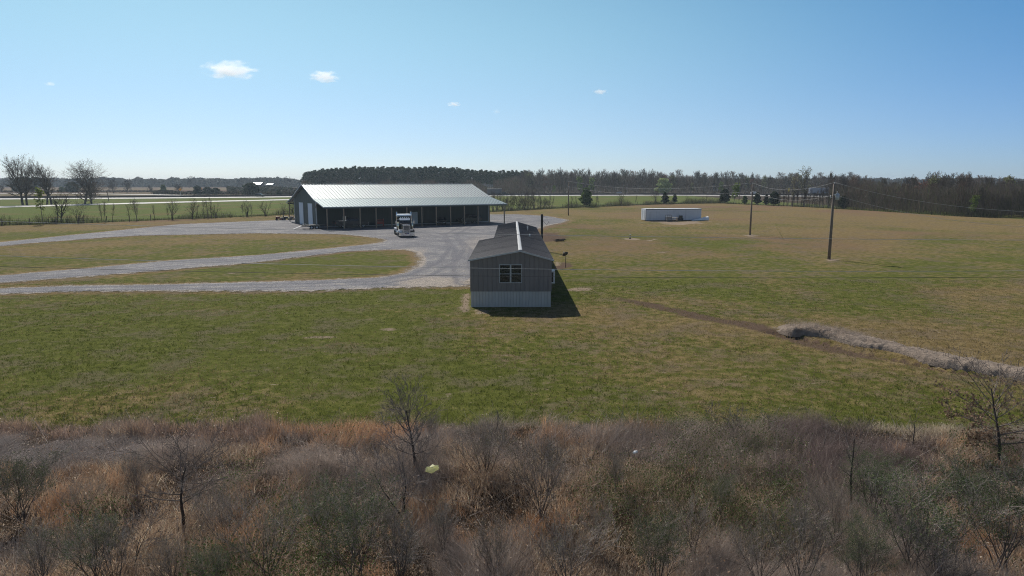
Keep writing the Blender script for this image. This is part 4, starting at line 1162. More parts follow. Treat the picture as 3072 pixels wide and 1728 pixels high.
# farm buildings far away
def barnlet(name, label, u0, u1, v_eave, v_ridge, Y, colr, colw):
    a = AT(u0, v_eave, Y); b = AT(u1, v_eave, Y); r_ = AT(u0, v_ridge, Y)
    L = b.x - a.x; h = max(a.z, 2.5); rise = max(r_.z - a.z, 1.0)
    o = empty(name, (a.x, Y, 0), 0, label, "farm building")
    mb = MB(); mb.box(0, L, .3, 9.7, -4, h); mb.prism([(.3, h), (9.7, h), (5, h + rise * .95)], 'x', .05, L - .05); mb.build("wall", plain(name + "_wall_%d" % u0, colw, .7), o)
    mb = MB(); roof_slab_x(mb, -.3, L + .3, -.2, h, 5, h + rise); roof_slab_x(mb, -.3, L + .3, 10.2, h, 5, h + rise); mb.build("roof", plain(name + "_roof_%d" % u0, colr, .45, .2), o)
def roof_slab_x(mb, x0, x1, ya, za, yb, zb, t=.12):
    mb.hexa([(x0, ya, za), (x1, ya, za), (x1, yb, zb), (x0, yb, zb), (x0, ya, za + t), (x1, ya, za + t), (x1, yb, zb + t), (x0, yb, zb + t)])
barnlet("farm_shed", "white roofed farm shed beyond the highway left of the barn", 757, 781, 553.5, 547.5, 640, (.75, .74, .74), (.10, .05, .04))
barnlet("farm_shed", "low grey roofed farm shed just left of the barn, far beyond the highway", 798, 816, 554, 550.8, 700, (.40, .43, .48), (.10, .09, .09))
# yellow bag, litter
o = MB()
rng = random.Random(12)
def crumpled(name, label, loc, r, mat, cat, seed, squash=(1, .8, .8)):
    bm = bmesh.new(); bmesh.ops.create_icosphere(bm, subdivisions=4, radius=1.0)
    for v in bm.verts:
        n = v.co.normalized()
        k = 1 + .30 * math.sin(n.x * 4 + seed) * math.cos(n.y * 5 + seed * 2) + .13 * math.sin(n.z * 11 + n.x * 9) + .08 * math.sin(n.y * 19 + seed)
        v.co = Vector((n.x * k * r * squash[0], n.y * k * r * squash[1], n.z * k * r * squash[2] + n.x * r * .28))
    me = bpy.data.meshes.new(name); bm.to_mesh(me); bm.free(); me.materials.append(mat)
    me.polygons.foreach_set("use_smooth", [False] * len(me.polygons))
    o = link(name, me); o.location = loc; return tag(o, label, cat)
t = NT("yellow_film"); c_ = t.mix(t.noise(t.coord(), 9, 4), (.86, .86, .60), (.92, .91, .74))
p_ = t.bsdf(c_, .35); tr = t.n("ShaderNodeBsdfTranslucent"); tr.inputs[0].default_value = (.9, .88, .5, 1); mx = t.n("ShaderNodeMixShader"); mx.inputs[0].default_value = .45
t.l(p_, mx.inputs[1]); t.l(tr.outputs[0], mx.inputs[2]); m_bag = t.done(mx.outputs[0])
crumpled("plastic_bag", "crumpled pale yellow plastic bag caught in the brush by the leafless sapling", AT(1296, 1407, 16.2), .125, m_bag, "bag", 1.3, (1.1, .7, .62))
crumpled("plastic_bottle_scrap", "small white scrap of plastic litter among green briars", AT(1906, 1356, 18.0), .058, M['white_paint'], "litter", 2.2, (1, .8, .55))
# ------------------------------------------------------------------ trees: builders
def deflect(d, ang, az):
    o = d.orthogonal().normalized(); q = d.cross(o)
    return (d * math.cos(ang) + (o * math.cos(az) + q * math.sin(az)) * math.sin(ang)).normalized()
def grow(seed, H, Rc, first=.3, lv=3, nb=(16, 6, 5), ang=(55, 20), up=.25, r0=None, minr=.012, crook=.055, top=.9, sub=.55, lean=(0, 0), multi=1, shape=.5):
    rng = random.Random(seed); segs = []
    r0 = r0 or H * .018
    def branch(p, d, L, r, lev, ns, upk):
        nodes = [(p, d, r)]
        for i in range(ns):
            d = (d + Vector((rng.gauss(0, crook), rng.gauss(0, crook), rng.gauss(0, crook) + upk / ns))).normalized()
            q = p + d * (L / ns); r1 = r * (1 - .62 / ns * (1 + i * .25))
            segs.append((lev, p, q, max(r, minr), max(r1, minr))); p, r = q, r1
            nodes.append((p, d, r))
        return nodes
    def at(nodes, t):
        x = t * (len(nodes) - 1); i = min(int(x), len(nodes) - 2); f = x - i
        return nodes[i][0].lerp(nodes[i+1][0], f), nodes[i][1], nodes[i][2] * (1 - f) + nodes[i+1][2] * f
    def rec(nodes, L, lev):
        if lev > lv: return
        n = nb[lev - 1]
        for k in range(n):
            t = .22 + .78 * (k + rng.random()) / n
            p, d, r = at(nodes, min(t, .999))
            dd = deflect(d, R(rng.uniform(22, 58)), rng.uniform(0, 2 * PI))
            l2 = L * sub * (1.15 - .55 * t) * rng.uniform(.7, 1.2)
            nd = branch(p, dd, l2, max(r * .55, minr), lev, 2 if lev > 1 else 3, up)
            rec(nd, l2, lev + 1)
    for m in range(multi):
        d0 = Vector((lean[0], lean[1], 1)).normalized()
        if multi > 1: d0 = deflect(Vector((0, 0, 1)), R(rng.uniform(8, 26)), 2 * PI * (m + rng.random() * .5) / multi)
        tr = branch(Vector((rng.gauss(0, .05), rng.gauss(0, .05), -.15)) if multi > 1 else Vector((0, 0, -.15)), d0, H * top * (rng.uniform(.8, 1) if multi > 1 else 1), r0 * (.65 if multi > 1 else 1), 0, 7, .12 if multi > 1 else .05)
        n1 = max(3, nb[0] // multi)
        for k in range(n1):
            t = first + (1 - first) * (k + rng.random() * .8) / n1
            p, d, r = at(tr, min(t, .995))
            tt = (t - first) / (1 - first)
            a = R(ang[0] + (ang[1] - ang[0]) * tt + rng.gauss(0, 6))
            sh = math.sqrt(max(.05, 1 - ((tt - .38) / .75) ** 2)) if shape == .5 else (1 - tt * .8)
            l1 = Rc / max(.42, math.sin(a)) * sh * rng.uniform(.75, 1.15)
            nd = branch(p, deflect(d, a, k * 2.4 + rng.gauss(0, .3)), l1, max(r * .6, minr), 1, 4, up)
            rec(nd, l1, 2)
    return segs
def seg_arrays(segs, n=3):
    P0 = np.array([s[1] for s in segs], float); P1 = np.array([s[2] for s in segs], float)
    r0 = np.array([s[3] for s in segs]); r1 = np.array([s[4] for s in segs])
    d = P1 - P0; d /= np.linalg.norm(d, axis=1, keepdims=True) + 1e-9
    ref = np.where(np.abs(d[:, 2:3]) < .9, np.array([[0, 0, 1.0]]), np.array([[1.0, 0, 0]]))
    a = np.cross(d, ref); a /= np.linalg.norm(a, axis=1, keepdims=True) + 1e-9
    b = np.cross(d, a)
    V = []
    for (P, r) in ((P0, r0), (P1, r1)):
        for k in range(n):
            t = 2 * PI * k / n
            V.append(P + (a * math.cos(t) + b * math.sin(t)) * r[:, None])
    V = np.stack(V, 1)                      # N, 2n, 3
    N = len(segs); base = (np.arange(N) * 2 * n)[:, None]
    q = np.concatenate([base + np.array([[k, (k + 1) % n, n + (k + 1) % n, n + k]]) for k in range(n)], 0)
    return V.reshape(-1, 3), q
def seg_mesh(name, segs, col, mat, var=.15, n=3, seed=0):
    V, q = seg_arrays(segs, n)
    rs = np.random.RandomState(seed)
    c = np.repeat(np.array([col]) * (1 + var * rs.randn(len(segs), 1)).clip(.4, 1.8), 2 * n, 0) if np.ndim(col) == 1 else np.repeat(col, 2 * n, 0)
    return np_mesh(name, V, q.ravel(), np.arange(0, q.size, 4), mat, c)
def quad_cloud(name, C, S, cols, mat, seed=0, flat=0.0, asp=1.0):
    rs = np.random.RandomState(seed); N = len(C)
    n = rs.randn(N, 3); n[:, 2] += flat * 2; n /= np.linalg.norm(n, axis=1, keepdims=True)
    a = np.cross(n, rs.randn(N, 3)); a /= np.linalg.norm(a, axis=1, keepdims=True) + 1e-9
    b = np.cross(n, a)
    S = np.broadcast_to(np.asarray(S, float), (N,))[:, None] * .5
    V = np.stack([C - a * S * asp - b * S * .3, C + a * S * .2 * asp - b * S, C + a * S * asp + b * S * .35, C - a * S * .25 * asp + b * S], 1).reshape(-1, 3)
    return np_mesh(name, V, np.arange(4 * N), np.arange(0, 4 * N, 4), mat, np.repeat(cols, 4, 0))
def tint(rs, N, cols, var=.2):
    cols = np.array(cols); k = rs.randint(0, len(cols), N)
    return np.clip(cols[k] * (1 + var * rs.randn(N, 1)), .004, 1)
BARK = (.085, .070, .060)
TWIG = (.12, .096, .082)
def tips(segs, lev):
    return np.array([s[2] for s in segs if s[0] == lev], float)
class Proto:
    """meshes of a tree kind: list of (part name, mesh)"""
    def __init__(s, parts): s.parts = parts
def bare_proto(seed, H, Rc, col=TWIG, leaf=None, leafn=0, leafs=.25, single=False, **kw):
    g = grow(seed, H, Rc, **kw)
    k = H / max(s[2].z for s in g)
    kr = Rc / max(.2, float(np.percentile([math.hypot(s[2].x, s[2].y) for s in g if s[0] > 0], 97)))
    kr = min(1.5, max(.6, kr))
    g = [(a, Vector((p.x * kr, p.y * kr, p.z * k)), Vector((q.x * kr, q.y * kr, q.z * k)), r, t) for (a, p, q, r, t) in g]
    lv = kw.get('lv', 3)
    tr = [s for s in g if s[0] == 0]; cr = [s for s in g if s[0] > 0]
    rs = np.random.RandomState(seed)
    if single:
        parts = [("tree", seg_mesh("tree", g, col, M['twig'], .18, 3, seed))]
    else:
        parts = [("trunk", seg_mesh("trunk", tr, BARK, M['twig'], .1, 6, seed)), ("crown", seg_mesh("crown", cr, col, M['twig'], .18, 3, seed))]
    if leaf is not None:
        T = tips(g, lv); T = T[rs.randint(0, len(T), leafn)] + rs.randn(leafn, 3) * leafs * .6
        parts.append(("foliage", quad_cloud("foliage", T, leafs * (.6 + .8 * rs.rand(leafn)), tint(rs, leafn, leaf), M['leaf'], seed)))
    return Proto(parts)
def pine_proto(seed, H, Rc):
    rs = np.random.RandomState(seed); rng = random.Random(seed)
    tr = []; p = Vector((0, 0, -.2))
    for i in range(8):
        q = Vector((rng.gauss(0, .06), rng.gauss(0, .06), H * .96 * (i + 1) / 8)); tr.append((0, p, q, H * .011 * (1 - i * .11), H * .011 * (1 - (i + 1) * .11))); p = q
    C = []; br = []
    nb = 22
    for k in range(nb):
        t = .46 + .54 * (k / nb) ** .9
        rr = Rc * (.55 + .75 * math.sin(min(1, (1 - t) / .42) * 1.45)) * rng.uniform(.55, 1.1) * (1 if t < .93 else .5)
        a = k * 2.4 + rng.gauss(0, .4)
        c = Vector((math.cos(a) * rr, math.sin(a) * rr, H * t + rng.gauss(0, .25)))
        br.append((1, Vector((0, 0, H * t - .6)), c, .05, .03))
        n = 60
        q = rs.randn(n, 3) * np.array([[.42, .42, .28]]) * (Rc / 2.0) + np.array(c)
        C.append(q)
    C = np.concatenate(C)
    cols = tint(rs, len(C), [(.026, .048, .028), (.034, .060, .034), (.046, .070, .038)], .22)
    return Proto([("trunk", seg_mesh("trunk", tr + br, (.085, .066, .054), M['twig'], .1, 5, seed)), ("crown", quad_cloud("crown", C, .42 + .3 * rs.rand(len(C)), cols, M['leaf'], seed))])
def cedar_proto(seed, H, Rc, cone=1.0, cols=((.020, .036, .018), (.028, .046, .023), (.038, .056, .027)), n=2600):
    rs = np.random.RandomState(seed)
    t = rs.rand(n) ** .8
    lump = 1 + .22 * np.sin(t * 19 + seed) 
    prof = (np.minimum(1, (t + .04) * 5) * (1 - t) ** (.55 * cone) + .05) * Rc * lump
    a = rs.rand(n) * 2 * PI
    k = np.sqrt(.25 + .75 * rs.rand(n)) * (1 + .18 * np.sin(a * 3 + t * 9 + seed))
    C = np.stack([np.cos(a) * prof * k, np.sin(a) * prof * k, .12 * H + t * H * .88], 1) + rs.randn(n, 3) * .05 * Rc
    c = tint(rs, n, cols, .2)
    tr = [(0, Vector((0, 0, -.2)), Vector((0, 0, H * .8)), H * .018, H * .006)]
    return Proto([("trunk", seg_mesh("trunk", tr, BARK, M['twig'], .1, 6, seed)), ("crown", quad_cloud("crown", C, Rc * (.16 + .14 * rs.rand(n)), c, M['leaf'], seed))])
def plant(pr, name, loc, s=1.0, rz=None, label=None, cat="tree", group=None, sz=None, rng=random):
    """one tree: an Empty that parents its parts, or the mesh itself when the kind has one part"""
    rz = random.uniform(0, 2 * PI) if rz is None else rz
    if len(pr.parts) == 1:
        o = link(name, pr.parts[0][1]); o.location = loc; o.rotation_euler = (0, 0, rz); tag(o, label, cat, group)
    else:
        o = empty(name, loc, rz, label, cat, group)
        for (nm, me) in pr.parts: link(nm, me, o)
    o.scale = (s, s, s * (sz or 1))
    return o
random.seed(11)
def height_for(u, v_top, Y): return max(1.0, AT(u, v_top, Y).z)

# ------------------------------------------------------------------ woods behind the highway
woodP = []
for i in range(7):
    col = [(.138, .112, .096), (.118, .102, .090), (.155, .116, .092), (.132, .120, .086), (.115, .100, .092), (.172, .126, .100), (.128, .108, .088)][i]
    woodP.append(bare_proto(100 + i, 15, 3.1, col, single=True, first=.30, nb=(16, 7, 6), ang=(50, 16), up=.42, minr=.036, r0=.20, top=.9))
budP = [bare_proto(120 + i, 15, 3.2, (.10, .09, .06), [(.24, .25, .11), (.28, .27, .14), (.20, .21, .10)], 700, .40, False, first=.34, nb=(15, 6, 5), ang=(48, 14), up=.35, minr=.03, r0=.2) for i in range(2)]
redP = bare_proto(125, 14, 3.0, (.12, .075, .06), [(.22, .115, .085), (.20, .105, .085)], 600, .36, False, first=.3, nb=(15, 6, 5), ang=(48, 14), up=.3, minr=.03, r0=.2)
top_u = [1500,1560,1640,1700,1760,1900,2000,2100,2200,2300,2380,2420,2480,2540,2600,2640,2680,2740,2800,2860,2920,3000,3072,3200]
top_v = [520,510,503,500,505,506,510,512,515,518,514,516,520,514,525,537,530,520,511,507,511,521,526,528]
def tv(u): return float(np.interp(u, top_u, top_v))
gw = "bare trees of the woods behind the highway"
cnt = 0
for row in range(2):
    u = 1545 + row * 8
    while u < 2620:
        Y = 428 + row * 11 + random.uniform(-4, 4) + (10 if u < 1750 else 0)
        uu = u + random.uniform(-5, 5)
        H = height_for(uu, tv(uu) + random.uniform(-4, 12) + (1 - row) * 3, Y)
        p = random.choice(woodP); s = H / 15
        x = (uu - 1536) / F * (Y * _cp)
        r_ = random.random()
        if r_ < .045 and row == 0:
            plant(random.choice(budP), "budding_tree", (x, Y, 0), s * .97, None, "tree with pale green buds among the bare woods behind the highway", "tree", "budding trees in the woods")
        elif r_ < .085 and row == 0:
            plant(redP, "red_budding_tree", (x, Y, 0), s * .95, None, "tree with reddish buds among the bare woods behind the highway", "tree", "reddish trees in the woods")
        else:
            plant(p, "bare_tree", (x, Y, 0), s, None, "bare grey-brown tree in the woods behind the highway", "tree", gw, rng=random)
        u += 18 + random.uniform(-4, 5)
# the nearer wood at the right of the field
gr = "bare trees of the wood beside the right field"
for row in range(4):
    u = 2515 + row * 4
    while u < 3200:
        uu = u + random.uniform(-6, 6)
        vb = float(np.interp(uu, [2510, 2721, 2870, 3072, 3330], [626, 638, 648, 654, 672]))
        g0 = G(uu, vb)
        Y = g0.y + 3 + row * 7.5 + random.uniform(-2.5, 2.5)
        H = height_for(uu, tv(min(uu, 3100)) + random.uniform(-3, 16) + (3 - row) * 4, Y) * (random.uniform(.88, 1.06) if row > 0 else random.uniform(.6, .95))
        x = (uu - 1536) / F * (Y * _cp)
        pr = random.choice(woodP)
        r_ = random.random()
        if r_ < .06 and row > 0:
            plant(random.choice(budP), "budding_tree", (x, Y, 0), H / 15, None, "tree with pale green buds in the wood beside the right field", "tree", "budding trees in the right wood")
        elif r_ < .10 and row > 0:
            plant(redP, "red_budding_tree", (x, Y, 0), H / 15, None, "tree with reddish buds in the wood beside the right field", "tree", "reddish trees in the right wood")
        else: plant(pr, "bare_tree", (x, Y, 0), H / 15 * 1.0, None, "bare grey tree in the wood beside the right field", "tree", gr, 1.0)
        u += (28 if row < 2 else 33) + random.uniform(-6, 6)
# brush filling under the woods: too fine and too many to count
def twig_mass(name, N, sampler, col, w, hmin, hmax, seed, lean=.25, label_kind="stuff"):
    rs = np.random.RandomState(seed)
    x, y, z0, hs = sampler(rs, N)
    h = (hmin + (hmax - hmin) * rs.rand(N)) * hs
    P0 = np.stack([x, y, z0], 1); P1 = P0 + np.stack([rs.randn(N) * lean * h, rs.randn(N) * lean * h, h], 1)
    segs_V = []
    a = rs.rand(N) * 2 * PI; wv = np.stack([np.cos(a), np.sin(a), np.zeros(N)], 1) * (w * (.5 + rs.rand(N)))[:, None]
    V = np.stack([P0 - wv, P0 + wv, P1 + wv * .35, P1 - wv * .35], 1).reshape(-1, 3)
    o = link(name, np_mesh(name, V, np.arange(4 * N), np.arange(0, 4 * N, 4), M['brush'], np.repeat(tint(rs, N, col, .2), 4, 0)))
    return tag(o, kind="stuff")
def s_woods(rs, N):
    u = 1480 + rs.rand(N) * 1140; Y = 424 + rs.rand(N) * 60
    top = CAM_H + (545 - np.interp(u, top_u, top_v) - 7 - 9 * fbm(u, u * 0, 30, 3, 3)) / F * Y
    z = rs.rand(N) ** .9 * np.maximum(top * .88 - 1.5, 2)
    return (u - 1536) / F * Y * _cp, Y, z, np.full(N, 1.0)
twig_mass("woods_twigs", 70000, s_woods, [(.098, .078, .068), (.085, .072, .064), (.115, .088, .070), (.088, .088, .052)], .05, .8, 3.0, 5)
def s_rwood(rs, N):
    u = 2490 + rs.rand(N) * 850
    vb = np.interp(u, [2490, 2510, 2721, 2870, 3072, 3340], [626, 626, 638, 648, 654, 674])
    yc = (vb - 864) / F; Y0 = CAM_H * (_cp - yc * _sp) / (_sp + yc * _cp)
    Y = Y0 + rs.rand(N) ** 1.5 * 45
    return (u - 1536) / F * Y * _cp, Y, rs.rand(N) ** 1.0 * (4.6 + 2.5 * fbm(u, u * 0, 40, 4, 3)), np.full(N, 1.0)
twig_mass("wood_edge_twigs", 46000, s_rwood, [(.120, .100, .084), (.105, .090, .078), (.140, .114, .090), (.10, .11, .056)], .03, .6, 2.4, 6)

# ------------------------------------------------------------------ pines
pineP = [pine_proto(200 + i, 17, 2.0 + .15 * i) for i in range(5)]
gp = "pines in the plantation behind the barn"
ptu = [905, 925, 960, 1000, 1040, 1080, 1200, 1300, 1360, 1400, 1440, 1500, 1560, 1610]
ptv = [520, 512, 506, 503, 501, 500, 501, 499, 503, 507, 509, 513, 511, 513]
for row in range(3):
    u = 914 + row * 4
    while u < 1600:
        Y = 455 + row * 12 + random.uniform(-3, 3)
        H = height_for(u, float(np.interp(u, ptu, ptv)) + random.uniform(-1, 5) + (2 - row) * 1.5, Y)
        x = (u - 1536) / F * Y * _cp
        plant(random.choice(pineP), "pine_tree", (x, Y, 0), H / 17, None, "tall dark pine in the dense row behind the barn", "tree", gp)
        u += 13.5 + random.uniform(-2.5, 2.5)
def s_pfront(rs, N):
    u = 905 + rs.rand(N) * 700; Y = 405 + rs.rand(N) * 45
    Y = Y + np.where(u < 1150, 10, 0)
    return (u - 1536) / F * Y * _cp, Y, rs.rand(N) ** 1.0 * 5.5 * (1 + .5 * np.sin(u * .05)), np.full(N, 1.0)
twig_mass("roadside_thicket", 24000, s_pfront, [(.095, .070, .056), (.085, .068, .055), (.07, .07, .045)], .06, .6, 2.4, 8)

# ------------------------------------------------------------------ fence row
slimP = [bare_proto(300 + i, 7, 1.05, (.080, .064, .055), first=.32, nb=(15, 5, 3), ang=(40, 18), up=.35, minr=.0095, r0=.095, top=.95) for i in range(4)]
vaseP = [bare_proto(320 + i, 6, 2.3, (.082, .066, .056), first=.24, nb=(14, 6, 4), ang=(44, 22), up=.32, minr=.0095, r0=.15, top=.85, multi=m_) for i, m_ in enumerate((1, 3, 4, 1))]
def fence_tree(pr, H0, u, v, vtop, label, name="bare_tree", group=None, sz=None, rz=None, cat="tree"):
    g = G(u, v); H = height_for(u, vtop, g.y)
    return plant(pr, name, g, H / H0, rz, label, cat, group, sz)
gb = bare_proto(340, 7, .8, (.10, .095, .05), [(.13, .17, .035), (.17, .20, .05)], 260, .30, first=.45, nb=(12, 4, 3), ang=(50, 25), minr=.012, r0=.07, lean=(-.12, 0))
fence_tree(gb, 7, 131, 673, 566, "slender leaning tree with yellow-green young leaves on the left fence line", "young_tree", rz=0)
fence_tree(slimP[0], 7, 173, 668.5, 582, "thin reddish bare tree with leafy base, left of its darker twin")
fence_tree(vaseP[3], 6, 184, 668.5, 564, "dark upright bare tree, right one of the close pair at the left fence")
fence_tree(vaseP[1], 6, 235, 670, 590, "bare tree forking low into three stems on the left fence line")
fence_tree(slimP[1], 7, 307, 667, 606, "thin bare tree, left of a close pair with a shorter crown", rz=1)
fence_tree(slimP[2], 7, 317, 667, 598, "thin bare tree, right of the close pair in the left fence row")
fence_tree(slimP[3], 7, 337, 665, 609, "very thin bare sapling right of the pair in the left fence row", "sapling")
fence_tree(slimP[0], 7, 388, 664, 611, "very thin bare sapling just left of the big V-shaped fence tree", "sapling", rz=2)
fence_tree(bare_proto(330, 6, 1.7, first=.3, nb=(12, 5, 4), ang=(40, 22), minr=.015, r0=.1, lean=(-.2, 0)), 6, 412, 663, 591, "bare V-shaped tree leaning left on the fence line", rz=0)
fence_tree(slimP[1], 7, 464, 661, 611, "single thin bare sapling midway along the left fence row", "sapling", rz=3)
fence_tree(slimP[2], 7, 505, 659.5, 620, "short bare sapling beside the wide vase-shaped fence tree", "sapling", rz=2)
fence_tree(vaseP[0], 6, 518, 659.5, 594, "wide vase-shaped bare tree midway along the left fence row")
fence_tree(vaseP[3], 6, 578, 656.6, 592, "bare Y-shaped tree left of the fence clump")
fence_tree(slimP[3], 7, 590, 656, 616, "short thin sapling right of the Y-shaped fence tree", "sapling", rz=1)
for i, (u, v, t_) in enumerate([(613, 655, 597), (623, 655, 594), (635, 654, 590), (646, 654, 600)]):
    fence_tree([slimP[0], slimP[2], slimP[3], vaseP[2]][i], [7, 7, 7, 6][i], u, v, t_, ["leftmost stem of the four-tree fence clump", "second stem of the four-tree fence clump", "tallest thin stem of the four-tree fence clump", "rounded bushy tree ending the four-tree fence clump"][i], group="four-tree fence clump", rz=i)
fence_tree(vaseP[2], 6, 741, 650.6, 590, "broad many-stemmed bare tree nearest the drive's bend", rz=.4)
fence_tree(slimP[1], 7, 730, 651, 612, "thin sapling left of the broad many-stemmed tree", "sapling")
fence_tree(slimP[0], 7, 755, 650, 612, "thin sapling right of the broad many-stemmed tree", "sapling")
fence_tree(vaseP[2], 6, 798, 648.4, 594, "large fan-shaped bare tree just left of the barn", rz=2.0, sz=1.05)
fence_tree(vaseP[1], 6, 851, 646, 602, "bare tree beside the barn's rear lean-to", rz=1.2)
fence_tree(vaseP[0], 6, 879, 643.5, 604, "bare tree half hidden behind the barn's left corner", rz=.7)
# thickets right of the barn and right of the poles
gt = "slim bare trees of the thicket right of the barn"
for i in range(44):
    u = 1474 + 186 * (i / 44) ** 1.05 + random.uniform(-4, 4)
    v = np.interp(u, [1474, 1570, 1700], [634, 629, 622]) - random.uniform(0, 3)
    fence_tree(random.choice(slimP + vaseP[1:3]) if i % 5 else vaseP[1], 6.6, u, v, 585 + random.uniform(-12, 10) - (8 if 1550 < u < 1620 else 0), "slim bare tree in the thicket at the right of the barn", group=gt, name="slim_tree")
fence_tree(vaseP[1], 6, 1572, 630.5, 571, "tallest dark multi-stemmed tree of the thicket right of the barn")
for i, (u, v, t_, k, lab) in enumerate([(1716, 622, 588, 0, "thin bare tree left of the green bush at the fence"), (1730, 621, 588, 1, "second thin bare tree left of the green fence bush"),
      (1790, 619.5, 586, 2, "left of two thin bare trees right of the green fence bush"), (1797, 619.5, 585, 3, "right of two thin bare trees right of the green fence bush"), (1906, 615.5, 584, 1, "thin bare tree between the T-shaped tree and the cedars"),
      (2108, 609.5, 588, 2, "thin bare tree at the hill crest behind the white trailer"), (2120, 609.5, 586, 0, "bare tree standing right of the thin one at the hill crest")]):
    fence_tree(slimP[k], 7, u, v, t_, lab, rz=i)
fence_tree(vaseP[0], 6, 1864, 618, 577, "bare T-shaped tree alone at the fence, in front of the pale car", rz=1.1)
fence_tree(vaseP[2], 6, 1966, 612.5, 566, "grey bushy bare tree left of the two small cedars", rz=.2)
fence_tree(vaseP[1], 6, 2062, 609.5, 584, "low pale bushy shrub at the hill crest left of the dark cedar", "shrub", rz=.9, cat="shrub")
fence_tree(slimP[2], 7, 2217, 612.5, 575, "bare tree between the green-topped tree and the middle pole")
gg = "slim bare trees of the thicket between the field poles"
for i in range(46):
    u = 2332 + 175 * i / 46 + random.uniform(-3, 3)
    v = np.interp(u, [2332, 2440, 2510], [617, 622, 626])
    fence_tree(random.choice(slimP), 7, u, v, 572 + random.uniform(-14, 12), "slim bare tree in the thicket between the two nearer poles", group=gg, name="slim_tree")
pale_ = bare_proto(128, 15, 2.9, (.16, .14, .105), [(.30, .30, .16), (.34, .33, .20)], 300, .30, first=.36, nb=(15, 6, 4), ang=(48, 14), up=.35, minr=.026, r0=.22)
fence_tree(pale_, 15, 2378, 619.5, 517, "broad budding tree behind the thicket, left of the tallest one", "budding_tree")
fence_tree(pale_, 15, 2411, 620.5, 503, "tallest pale budding tree above the woods, left of the transformer pole", "budding_tree", sz=1.05).scale[0] *= .7
fence_tree(woodP[0], 15, 2484, 624, 512, "tall dark bare tree just left of the transformer pole's top")
# evergreens and green trees
grn = ((.085, .125, .040), (.115, .16, .052), (.065, .10, .034))
ced = [cedar_proto(400, 4, 1.25, .8), cedar_proto(401, 4, 1.1, 1.1), cedar_proto(402, 4, 1.5, .7)]
bushg = cedar_proto(410, 6, 1.9, .6, grn, 2200)
def ev(pr, H0, u, v, vt, label, name="cedar", cat="tree", sz=None, group=None): return fence_tree(pr, H0, u, v, vt, label, name, group, sz, None, cat)
ev(bushg, 6, 1758, 621, 565, "leafy green tree at the fence, right of the farthest pole", "leafy_tree")
ev(ced[0], 4, 1995, 612.5, 578, "left one of two small dark cedars above the white trailer")
ev(ced[1], 4, 2024, 610.5, 582, "right one of two small dark cedars above the white trailer")
ev(ced[2], 4, 2174, 610, 568, "large dark cedar left of the middle pole")
ev(ced[0], 4, 2271, 614.5, 578, "dark cedar just right of the middle pole")
ev(ced[1], 4, 2298, 616, 584, "middle cedar of three right of the middle pole")
ev(ced[2], 4, 2322, 617, 576, "rightmost cedar of three right of the middle pole")
ev(ced[2], 4, 2530, 627, 588, "dark cedar at the wood edge right of the transformer pole")
ygr = bare_proto(420, 8, 1.7, (.08, .07, .05), [(.16, .22, .05), (.20, .26, .07), (.13, .18, .045)], 900, .34, first=.35, nb=(13, 5, 4), ang=(50, 20), minr=.014, r0=.1)
fence_tree(ygr, 8, 2201, 611.6, 548, "yellow-green leafing tree left of the middle pole", "leafing_tree")
fence_tree(bushg, 6, 2234, 613, 588, "low green bush just left of the middle pole", "bush", cat="shrub")
fence_tree(ygr, 8, 1716, 560, 527, "bright yellow-green tree high among the bare woods", "leafing_tree") if False else None
def wood_green(u, vt, vb, Y, label, pr, H0, name="leafing_tree"):
    H = height_for(u, vt, Y); x = (u - 1536) / F * Y * _cp
    return plant(pr, name, (x, Y, 0), H / H0, None, label, "tree")
wil = cedar_proto(430, 10, 4.0, .55, ((.30, .34, .14), (.36, .39, .18), (.24, .28, .11)), 3000)
wood_green(1991, 537, 580, 421, "round pale yellow-green tree beyond the highway above the white trailer", wil, 10).scale[0] *= 1.15
wood_green(1742, 529, 580, 424, "bright green tree patch high in the bare woods", ygr, 8)
wood_green(1775, 533, 580, 425, "second bright green tree patch in the bare woods", ygr, 8)
wood_green(1660, 556, 582, 421, "small bright green tree at the foot of the woods", ygr, 8)
wood_green(2075, 548, 582, 421, "olive budding tree left of the white two-post sign", budP[0], 15)
wood_green(2165, 545, 582, 421, "green tree right of the white two-post sign", ygr, 8)
wood_green(2690, 560, 600, 196, "yellow-green young tree in the right wood", ygr, 8)
wood_green(2925, 585, 640, 158, "small yellow-green tree at the right wood's edge", ygr, 8)

# ------------------------------------------------------------------ big trees at left
gB = "big bare trees beside the frontage road"
def big(seed, u, v, vt, wpx, label, first=.2, ang=(52, 12), rz=0, dn=1.0, reds=True):
    g = G(u, v); H = height_for(u, vt, g.y); Rc = wpx / F * g.y / 2
    pr = bare_proto(seed, H, Rc * 1.0, (.098, .078, .066), [(.13, .085, .062), (.12, .095, .07)] if reds else None, int(260 * dn), .24, first=first, nb=(22, 8, 6), ang=ang, up=.36, minr=.019, r0=H * .022, top=.86, crook=.08)
    return plant(pr, "big_bare_tree", g, 1.0, rz, label, "tree", gB)
big(501, 69, 616, 461, 98, "leftmost big bare tree, tallest crown at the picture's left", .22)
big(502, 81, 614.5, 470, 80, "big bare trunk close behind the leftmost big tree", .3)
big(503, 142, 612.5, 484, 60, "thinner bare tree left of the second big tree", .35)
big(504, 155, 614, 464, 82, "second big bare tree with upright narrow crown", .3)
big(505, 254, 612.5, 475, 140, "broad dome-shaped big bare tree with short thick trunk", .14, (56, 10))
big(506, 275, 612, 488, 84, "bare tree with rounded crown right behind the dome-shaped one", .2, (48, 12))
